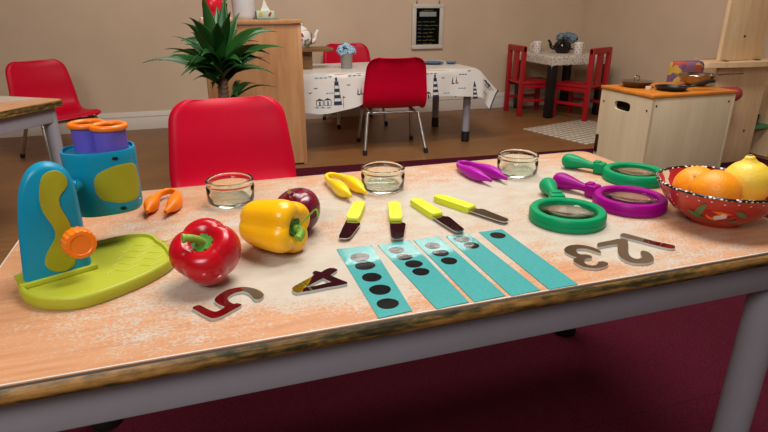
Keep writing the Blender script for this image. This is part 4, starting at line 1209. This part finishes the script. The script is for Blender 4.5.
# ------------------------------------------------------------------ menu board
mb = thing('menu_board', 'small white-framed chalkboard menu hanging on the back wall', 'menu board', (1.630, YW - .012, .460))
bx0, bx1, bz0, bz1 = 1.510, 1.750, .460, .768
w_ = .030
for nm, c, d in (('frame_rail', (0, 0, w_ / 2), (.240, .018, w_)), ('frame_rail', (0, 0, .308 - w_ / 2), (.240, .018, w_)), ('frame_stile', (-.120 + w_ / 2, 0, .154), (w_, .018, .308 - 2 * w_)), ('frame_stile', (.120 - w_ / 2, 0, .154), (w_, .018, .308 - 2 * w_))):
    b = B(); b.box(c, d, bev=.002); obj(nm, b, 'white_paint', mb)
b = B(); b.box((0, .003, .154), (.184, .010, .252)); obj('slate_panel', b, 'slate', mb)
b = B(); b.box((0, -.0025, .238), (.128, .002, .032)); plq = obj('title_plate', b, 'board_white', mb, label='pale title strip')
rnd = random.Random(11)
def scribble(bb, x, z, L_, h):
    pts = []; n_ = int(L_ / .0035)
    for k in range(n_ + 1): pts.append((x + L_ * k / n_, -.0028, z + h * rnd.uniform(-.5, .5) + (h * .8 if rnd.random() < .15 else 0)))
    bb.tube(pts, .0010, 4)
b = B()
for x, z, L_ in ((-.045, .262, .085),): scribble(b, x, z, L_, .006)
obj('chalk_heading', b, 'board_text', mb); b = B()
for k, Ls in enumerate(((.045, .040), (.050, .060), (.028, .055), (.040, .030), (.020, .045), (.040, .045), (.030, .030))):
    z = .186 - .0255 * k; x = -.036
    for L_ in Ls: scribble(b, x, z, L_, .006); x += L_ + .008
obj('chalk_writing', b, 'board_text', mb); b = B()
for k in range(7): scribble(b, -.078, .186 - .0255 * k, .030, .007)
obj('chalk_initials', b, 'board_white', mb)
b = B()
for x in (-.085, .088):
    b.tube([(x, 0, .300), (x, .002, .345), (0 + x * .2, .006, .50)], .0022, 6)
    b.lathe([(0, 0), (.006, 0), (.007, .006), (.004, .013), (0, .014)], 10, (x, 0, .305))
obj('hanging_cord', b, 'rope', mb)

# ------------------------------------------------------------------ tea table with red wooden chairs
QX0, QX1, QY0, QY1, QZ = 2.350, 2.820, 3.420, 3.885, .426
tt = thing('tea_table', 'small square black table with a lace cloth in the room corner', 'table', ((QX0 + QX1) / 2, (QY0 + QY1) / 2, 0))
b = B(); b.box(((QX0 + QX1) / 2, (QY0 + QY1) / 2, QZ - .022), (QX1 - QX0, QY1 - QY0, .044), bev=.002); obj('tabletop', b, 'black_paint', tt, world=True)
for xx in (QX0 + .026, QX1 - .026):
    for yy in (QY0 + .026, QY1 - .026):
        b = B(); b.box((xx, yy, (QZ - .044) / 2), (.050, .050, QZ - .044), bev=.002); obj('leg', b, 'black_paint', tt, world=True)
b = B()
lcx, lcy, lh = (QX0 + QX1) / 2, (QY0 + QY1) / 2, (QX1 - QX0) / 2
def lace(u, v):
    X, Y = (u * 2 - 1) * (lh + .068), (v * 2 - 1) * (lh + .068)
    dx, dy = max(0, abs(X) - lh), max(0, abs(Y) - lh)
    x = math.copysign(min(abs(X), lh + .003), X); y = math.copysign(min(abs(Y), lh + .003), Y)
    dr = dx + dy if min(dx, dy) > 0 else max(dx, dy)
    edge = .006 * abs(sin((X + Y) * 60)) if max(dx, dy) > .06 else 0
    return Vector((lcx + x, lcy + y, QZ + .002 - dr * (1.15 if min(dx, dy) > 0 else .95) + edge))
b.surf(lace, 61, 61)
o = obj('lace_cloth', b, 'lace', solid=.001); tag(o, 'cream lace cloth hanging over the small black table', 'tablecloth', loc=(lcx, lcy, QZ))
LZ = QZ + .003
tp = thing('black_teapot', 'shiny black teapot on the lace cloth', 'teapot', (2.575, 3.640, LZ))
tp.rotation_euler.z = PI - .55; tp.scale = (1.12, 1.12, 1.12)
b = B(); b.lathe([(0, 0), (.036, 0), (.038, .004), (.052, .022), (.056, .042), (.050, .062), (.036, .076), (.018, .080), (0, .080)], 36); obj('body', b, 'glossy_black', tp)
b = B(); b.lathe([(.030, .078), (.024, .086), (.008, .090), (.006, .095), (.008, .100), (0, .105)], 24); obj('lid', b, 'glossy_black', tp)
b = B(); b.tube(smooth_path([(.048, 0, .030), (.072, 0, .040), (.078, 0, .062), (.092, 0, .082)], 4), [.012] * 4 + [.009] * 5 + [.007] * 4, 12); obj('spout', b, 'glossy_black', tp)
b = B(); b.tube(smooth_path([(-.046, 0, .064), (-.074, 0, .074), (-.088, 0, .052), (-.072, 0, .030), (-.052, 0, .026)], 4), .005, 10); obj('handle', b, 'glossy_black', tp)
fv = thing('flower_vase', 'small vase of dusty blue flowers behind the black teapot', 'flower vase', (2.680, 3.735, LZ))
b = B(); b.lathe([(0, 0), (.024, 0), (.030, .03), (.024, .065), (.018, .075), (.020, .085), (.016, .085), (.02, .05), (0, .01)], 24); obj('vase', b, 'glossy_black', fv)
b = B(); flower_head(b, (-.040, .025, .100), .034, 60, 4); flower_head(b, (.030, -.020, .098), .036, 60, 5); flower_head(b, (-.005, 0, .114), .032, 50, 6); b.tube([(0, 0, .03), (0, 0, .11)], .005, 6)
obj('blossoms', b, 'dusty_petal', fv, recalc=False)
def make_mug(loc, rz, label):
    t = thing('floral_mug', label, 'mug', loc, rz, 'floral mugs on the lace cloth')
    bb = B(); bb.lathe([(0, 0), (.030, 0), (.032, .003), (.0325, .078), (.031, .080), (.0295, .078), (.029, .006), (0, .005)], 30)
    rn = random.Random(8)
    for zi in range(4):
        for k in range(7):
            a = 2 * PI * (k + .5 * (zi % 2)) / 7; n_ = Vector((cos(a), sin(a), 0))
            bb.lathe([(0, -.002), (.004, -.002), (.003, .0008), (0, .001)], 8, n_ * .0325 + Vector((0, 0, .014 + .017 * zi)), mat=Vector((0, 0, 1)).rotation_difference(n_).to_matrix().to_4x4(), mi=1 if (k + zi) % 2 else 2)
    obj('cup', bb, ['porcelain', 'ink_rose', 'navy'], t)
    bb = B(); bb.tube(smooth_path([(.031, 0, .065), (.050, 0, .064), (.054, 0, .040), (.046, 0, .020), (.031, 0, .018)], 4), .004, 8); obj('handle', bb, 'porcelain', t)
    return t
mg = make_mug((2.430, 3.745, LZ), PI, 'white floral mug on the lace cloth left of the teapot')
repeat(mg, (2.645, 3.545, LZ), .2, 'white floral mug on the lace cloth right of the teapot')

def make_wchair(loc, rz, label):
    """child's wooden chair: faces +Y, back posts at -Y"""
    t = thing('wooden_chair', label, 'chair', loc, rz, 'small red wooden chairs')
    W, D, SZ, BZ = .115, .125, .240, .485
    for sx in (-1, 1):
        bb = B(); bb.box((sx * W, -D, BZ / 2), (.030, .030, BZ), bev=.003); obj('back_post', bb, 'red_paint', t)
        bb = B(); bb.box((sx * W, D, SZ / 2 - .006), (.030, .030, SZ - .012), bev=.003); obj('leg', bb, 'red_paint', t)
        bb = B(); bb.box((sx * W, 0, .110), (.016, 2 * D - .03, .020), bev=.002); bb.box((sx * W, 0, SZ - .028), (.018, 2 * D - .03, .032), bev=.002); obj('side_rail', bb, 'red_paint', t)
    bb = B(); bb.box((0, .008, SZ - .004), (2 * W + .034, 2 * D + .034, .016), bev=.003); obj('seat', bb, 'red_paint', t)
    bb = B(); bb.box((0, -D, BZ - .016), (2 * W + .030, .026, .040), bev=.004); obj('top_rail', bb, 'red_paint', t)
    bb = B(); bb.box((0, -D, (SZ + BZ - .03) / 2), (.072, .014, BZ - SZ - .03), bev=.002); obj('back_slat', bb, 'red_paint', t)
    return t
wc = make_wchair((2.352, 3.672, 0), -PI / 2 - .10, 'red wooden child chair on the left of the small black table')
repeat(wc, (2.588, 3.402, 0), .42, 'red wooden child chair on the near side of the small black table')

# rug
rug = B()
ru0, ru1, ru2 = Vector((1.995, 3.148)), Vector((2.143, 2.572)), Vector((2.66, 3.26))
e1 = (ru1 - ru0).normalized(); e2 = Vector((-e1.y, e1.x))
rug.box((0, 0, .003), (.60, .50, .006), bev=.002)
o = obj('rug', rug, 'rug'); o.rotation_euler.z = math.atan2(e2.y, e2.x)
cc_ = ru0 + e1 * .25 + e2 * .30; o.location = (cc_.x, cc_.y, 0)
tag(o, 'pale grid-patterned rug on the wooden floor before the tea table', 'rug')

# ------------------------------------------------------------------ play kitchen and pans
KX0, KX1, KY0, KY1, KZ = 1.582, 1.978, 1.652, 1.936, .452
pk = thing('play_kitchen', 'pale wooden play kitchen box with an orange top', 'play kitchen', ((KX0 + KX1) / 2, (KY0 + KY1) / 2, 0))
b = B(); b.box(((KX0 + KX1) / 2, (KY0 + KY1) / 2, KZ - .006), (KX1 - KX0 + .008, KY1 - KY0 + .008, .012), bev=.002); obj('worktop', b, 'kitchen_orange', pk, world=True, label='orange stained top')
b = B(); b.box(((KX0 + KX1) / 2, KY0 + .006, (KZ - .012) / 2), (KX1 - KX0 - .024, .012, KZ - .012), bev=.001); obj('front_panel', b, 'kitchen_ply', pk, world=True)
b = B(); b.box(((KX0 + KX1) / 2, KY1 - .006, (KZ - .012) / 2), (KX1 - KX0 - .024, .012, KZ - .012), bev=.001); obj('back_panel', b, 'kitchen_ply', pk, world=True)
b = B(); b.box((KX1 - .006, (KY0 + KY1) / 2, (KZ - .012) / 2), (.012, KY1 - KY0, KZ - .012), bev=.001); obj('side_panel', b, 'kitchen_ply', pk, world=True)
# left side with its hand slot: plate in (y, z)
ym = (KY0 + KY1) / 2
slot = []
for k in range(24):
    a = 2 * PI * k / 24; ca, sa = cos(a), sin(a)
    slot.append((ym + .012 + math.copysign(abs(ca) ** .6, ca) * .045, KZ - .064 + math.copysign(abs(sa) ** .6, sa) * .0185))
b = B(); b.plate([(KY0, 0), (KY1, 0), (KY1, KZ - .012), (KY0, KZ - .012)], KX0, KX0 + .012, [slot], mat=Matrix(((0, 0, 1, 0), (1, 0, 0, 0), (0, 1, 0, 0), (0, 0, 0, 1))))
sp_ = obj('side_panel', b, 'kitchen_ply', pk, world=True, label='side panel with a hand slot', ang=30)
b = B()
for yy, zz in ((KY0 + .022, KZ - .060), (KY0 + .022, .060), (KY1 - .022, KZ - .060), (KY1 - .022, .060)):
    b.lathe([(0, -.001), (.0045, -.001), (.0035, .0016), (0, .0018)], 12, (KX0, yy, zz), mat=Matrix.Rotation(-PI / 2, 4, 'Y'))
for xx, zz in ((KX0 + .020, KZ - .040), (KX1 - .030, KZ - .040), (KX0 + .020, .08), (KX1 - .030, .08)):
    b.lathe([(0, -.001), (.0045, -.001), (.0035, .0016), (0, .0018)], 12, (xx, KY0, zz), mat=Matrix.Rotation(PI / 2, 4, 'X'))
obj('screw', b, 'screw', pk, world=True)
b = B(); b.box((KX0 - .002, KY1 - .012, .215), (.006, .016, .075), bev=.002); b.box((KX0 - .006, KY1 - .016, .215), (.006, .008, .030), bev=.001)
obj('hinge', b, 'screw', pk, world=True, label='dark metal hinge')
pk.location.z = .0042; KZ += .0042
lp = thing('lidded_pan', 'small shallow steel pan with a lid knob on the left of the play kitchen', 'pan', (1.680, 1.858, KZ))
b = B(); b.lathe([(0, 0), (.042, 0), (.046, .003), (.060, .020), (.066, .022), (.066, .024), (.058, .024), (.044, .006), (0, .004)], 40); obj('pan_body', b, 'pan_steel', lp)
b = B(); b.lathe([(.057, .0235), (.040, .027), (.020, .029), (0, .030)], 36); lid = obj('lid', b, 'pan_steel', lp)
b = B(); b.tube(smooth_path([(-.012, 0, .029), (-.011, 0, .040), (0, 0, .044), (.011, 0, .040), (.012, 0, .029)], 3), .002, 8); obj('lid_handle', b, 'pan_steel', lid)
fp2 = thing('frying_pan', 'flat black frying pan on the front of the play kitchen top', 'pan', (1.738, 1.735, KZ), -.33)
b = B(); b.lathe([(0, 0), (.044, 0), (.050, .003), (.058, .014), (.060, .015), (.056, .016), (.048, .006), (0, .004)], 40); obj('pan_body', b, 'iron_black', fp2)
b = B(); b.tube(smooth_path([(.052, 0, .012), (.075, 0, .016), (.100, 0, .026), (.135, 0, .034), (.160, 0, .036)], 4), [.004] * 5 + [.006] * 6 + [.0075] * 5 + [.006], 10, sx=1.6); obj('handle', b, 'black_plastic', fp2)
wk = thing('steel_wok', 'round steel toy wok at the back right of the play kitchen top', 'pan', (1.940, 1.812, KZ), -.30)
b = B(); b.lathe([(0, 0), (.030, 0), (.034, .002), (.054, .018), (.066, .040), (.070, .044), (.069, .046), (.063, .042), (.050, .020), (.028, .005), (0, .004)], 44); obj('pan_body', b, 'pan_steel', wk)
b = B(); b.tube([(.066, -.006, .042), (.11, -.008, .045), (.185, -.004, .049)], [.0025, .0022, .003], 8); b.tube([(.066, .006, .042), (.11, .006, .045), (.185, -.002, .049)], [.0025, .0022, .003], 8); obj('handle', b, 'pan_steel', wk)
b = B(); b.tube(smooth_path([(-.064, -.014, .042), (-.084, -.012, .046), (-.084, .012, .046), (-.064, .014, .042)], 3), .003, 8); obj('side_grip', b, 'pan_steel', wk)
b = B(); b.lathe([(0, 0), (.011, 0), (.012, .003), (.011, .012), (0, .012)], 18, (1.672, 1.780, KZ)); o = obj('cooker_knob', b, 'kitchen_ply'); tag(o, 'tiny pale wooden knob between the lidded pan and the frying pan', 'knob', loc=(1.672, 1.780, KZ))

# ------------------------------------------------------------------ play shelf, cushions
ps = thing('play_shelf', 'tall pale wooden play shelf at the right edge', 'shelf', (2.52, 2.25, 0))
b = B(); b.box((2.535, 2.11, .2425), (.315, .020, .485), bev=.001); obj('lower_panel', b, 'shelf_ply', ps, world=True)
b = B(); b.box((2.505, 2.12, .80), (.262, .020, .58), bev=.001); obj('upper_panel', b, 'shelf_ply', ps, world=True)
out = [(2.86, 2.19), (2.33, 2.19), (2.285, 2.165), (2.255, 2.125), (2.250, 2.095), (2.275, 2.070), (2.35, 2.045), (2.47, 2.030), (2.62, 2.030), (2.86, 2.050)]
b = B(); b.plate(out[:2] + [(p.x, p.y) for p in smooth_path(out[2:], 4)], .486, .508, bev=.002); obj('shelf_board', b, 'shelf_ply', ps, world=True)
b = B(); b.box((2.768, 2.32, .160), (.155, .36, .016)); obj('green_board', b, 'green_shelf', ps, world=True, label='green shelf board')
b = B(); b.box((2.745, 2.49, .242), (.23, .014, .484)); obj('back_panel', b, 'shelf_ply', ps, world=True)
b = B(); b.box((2.853, 2.30, .2425), (.014, .36, .485)); obj('side_panel', b, 'shelf_ply', ps, world=True)
b = B()
for xx, yy, zz in ((2.50, 2.1, .62), (2.62, 2.1, .16), (2.42, 2.1, .30)): b.lathe([(0, -.001), (.006, -.001), (.0055, .002), (0, .003)], 12, (xx, 2.110 if zz > .5 else 2.100, zz), mat=Matrix.Rotation(PI / 2, 4, 'X'))
for xx in (2.40, 2.60): b.box((xx, 2.098, .510), (.022, .018, .004))
obj('screw', b, 'screw', ps, world=True)
ps.location.z = .0042
def pillow(bb, c, d, rot=0, e=.35, mi=0):
    def f(u, v):
        a, p = 2 * PI * v, PI * (u - .5)
        k = lambda q, ex: math.copysign(abs(q) ** ex, q)
        x, y, z = k(cos(p), e) * k(cos(a), e), k(cos(p), .8) * k(sin(a), .8), k(sin(p), e)
        w = Vector((x * d[0] / 2, y * d[1] / 2, z * d[2] / 2)); w.rotate(Matrix.Rotation(rot, 3, 'Z'))
        return Vector(c) + w
    bb.surf(f, 24, 40, cv=True, mi=mi)
b = B(); b.box((2.15, 2.030, .1688), (.32, .125, .328), bev=.004)
o = obj('storage_box', b, 'kitchen_ply'); tag(o, 'low pale wooden box hidden behind the play kitchen', 'box', loc=(2.15, 2.030, 0.0045))
b = B(); pillow(b, (2.105, 2.035, .4315), (.150, .075, .196), 0, .16)
o = obj('patchwork_cushion', b, 'patch', ang=70); tag(o, 'patchwork purple and red cushion standing behind the play kitchen', 'cushion', loc=(2.10, 2.035, .332))
b = B(); b.lathe([(0, -.11), (.016, -.109), (.028, -.100), (.034, -.085), (.035, -.06), (.035, .06), (.034, .085), (.028, .100), (.016, .109), (0, .11)], 28, (2.338, 2.030, .3685), mat=Matrix.Rotation(PI / 2, 4, 'Y'))
o = obj('bolster_cushion', b, 'bolster_red', ang=70); tag(o, 'small red bolster with a rounded end beside the play shelf panel', 'cushion', loc=(2.338, 2.030, .332))
b = B(); pillow(b, (2.770, 2.40, .2735), (.13, .07, .20), .1, .4)
o = obj('purple_cushion', b, 'patch', ang=70); tag(o, 'patterned purple and yellow cushion on the green shelf', 'cushion', loc=(2.77, 2.40, .198))
b = B(); b.lathe([(0, 0), (.055, 0), (.062, .004), (.070, .045), (.066, .045), (.056, .008), (0, .006)], 30, (2.768, 2.235, .173))
o = obj('black_bowl', b, 'black_plastic'); tag(o, 'black toy bowl on the green shelf at the right edge', 'bowl', loc=(2.768, 2.235, .198))

# ------------------------------------------------------------------ lights
lf = thing('card_sheen_lamp', 'unseen flat lamp panel added high on the back wall for the sheen on the cards', 'lamp', (1.52, YW - .02, 1.985))  # unseen lamp panel, added so the card tops catch a bright reflection
b = B(); b.box((0, .0, .045), (1.16, .03, .13), bev=.004); obj('lamp_body', b, 'white_paint', lf)
b = B(); b.box((0, -.016, .045), (1.10, .008, .085), bev=.002); obj('diffuser', b, 'card_sheen_glow', lf)

def area(name, loc, target, sx, sy, power, col=(1, .95, .88)):
    l = bpy.data.lights.new(name, 'AREA'); l.shape = 'RECTANGLE'; l.size = sx; l.size_y = sy; l.energy = power; l.color = col
    o = bpy.data.objects.new(name, l); C.objects.link(o); o.location = loc
    o.rotation_euler = (Vector(target) - Vector(loc)).to_track_quat('-Z', 'Y').to_euler()
    return o
area('key_light', (-.75, -.55, 1.75), (.35, .95, .45), .7, .7, 12.5, (1, .99, .97))
area('ceiling_light_front', (.75, .95, 2.38), (.75, .95, 0), 1.1, .5, 21, (1, .99, .97))
area('rear_fill_light', (.55, 1.9, 2.38), (.55, 2.2, 0), 1.2, .5, 19, (1, .95, .88))  # fill added under the ceiling to brighten the background
w = bpy.data.worlds.new('world'); S.world = w; w.use_nodes = True
w.node_tree.nodes['Background'].inputs[0].default_value = (1, .95, .9, 1)
w.node_tree.nodes['Background'].inputs[1].default_value = .12

# ------------------------------------------------------------------ camera
cam = bpy.data.cameras.new('camera'); co = bpy.data.objects.new('camera', cam); C.objects.link(co)
pitch, yaw = math.radians(20.7996), math.radians(18.2707)
co.location = (0, 0, .77)
co.rotation_euler = (PI / 2 - pitch, 0, -yaw)
cam.sensor_width = 36; cam.lens = 559.876 / 768 * 36; cam.clip_start = .02; cam.clip_end = 50
S.camera = co
S.view_settings.view_transform = 'Standard'; S.view_settings.look = 'None'
S.view_settings.exposure = .75; S.view_settings.gamma = 1; S.view_settings.use_curve_mapping = False
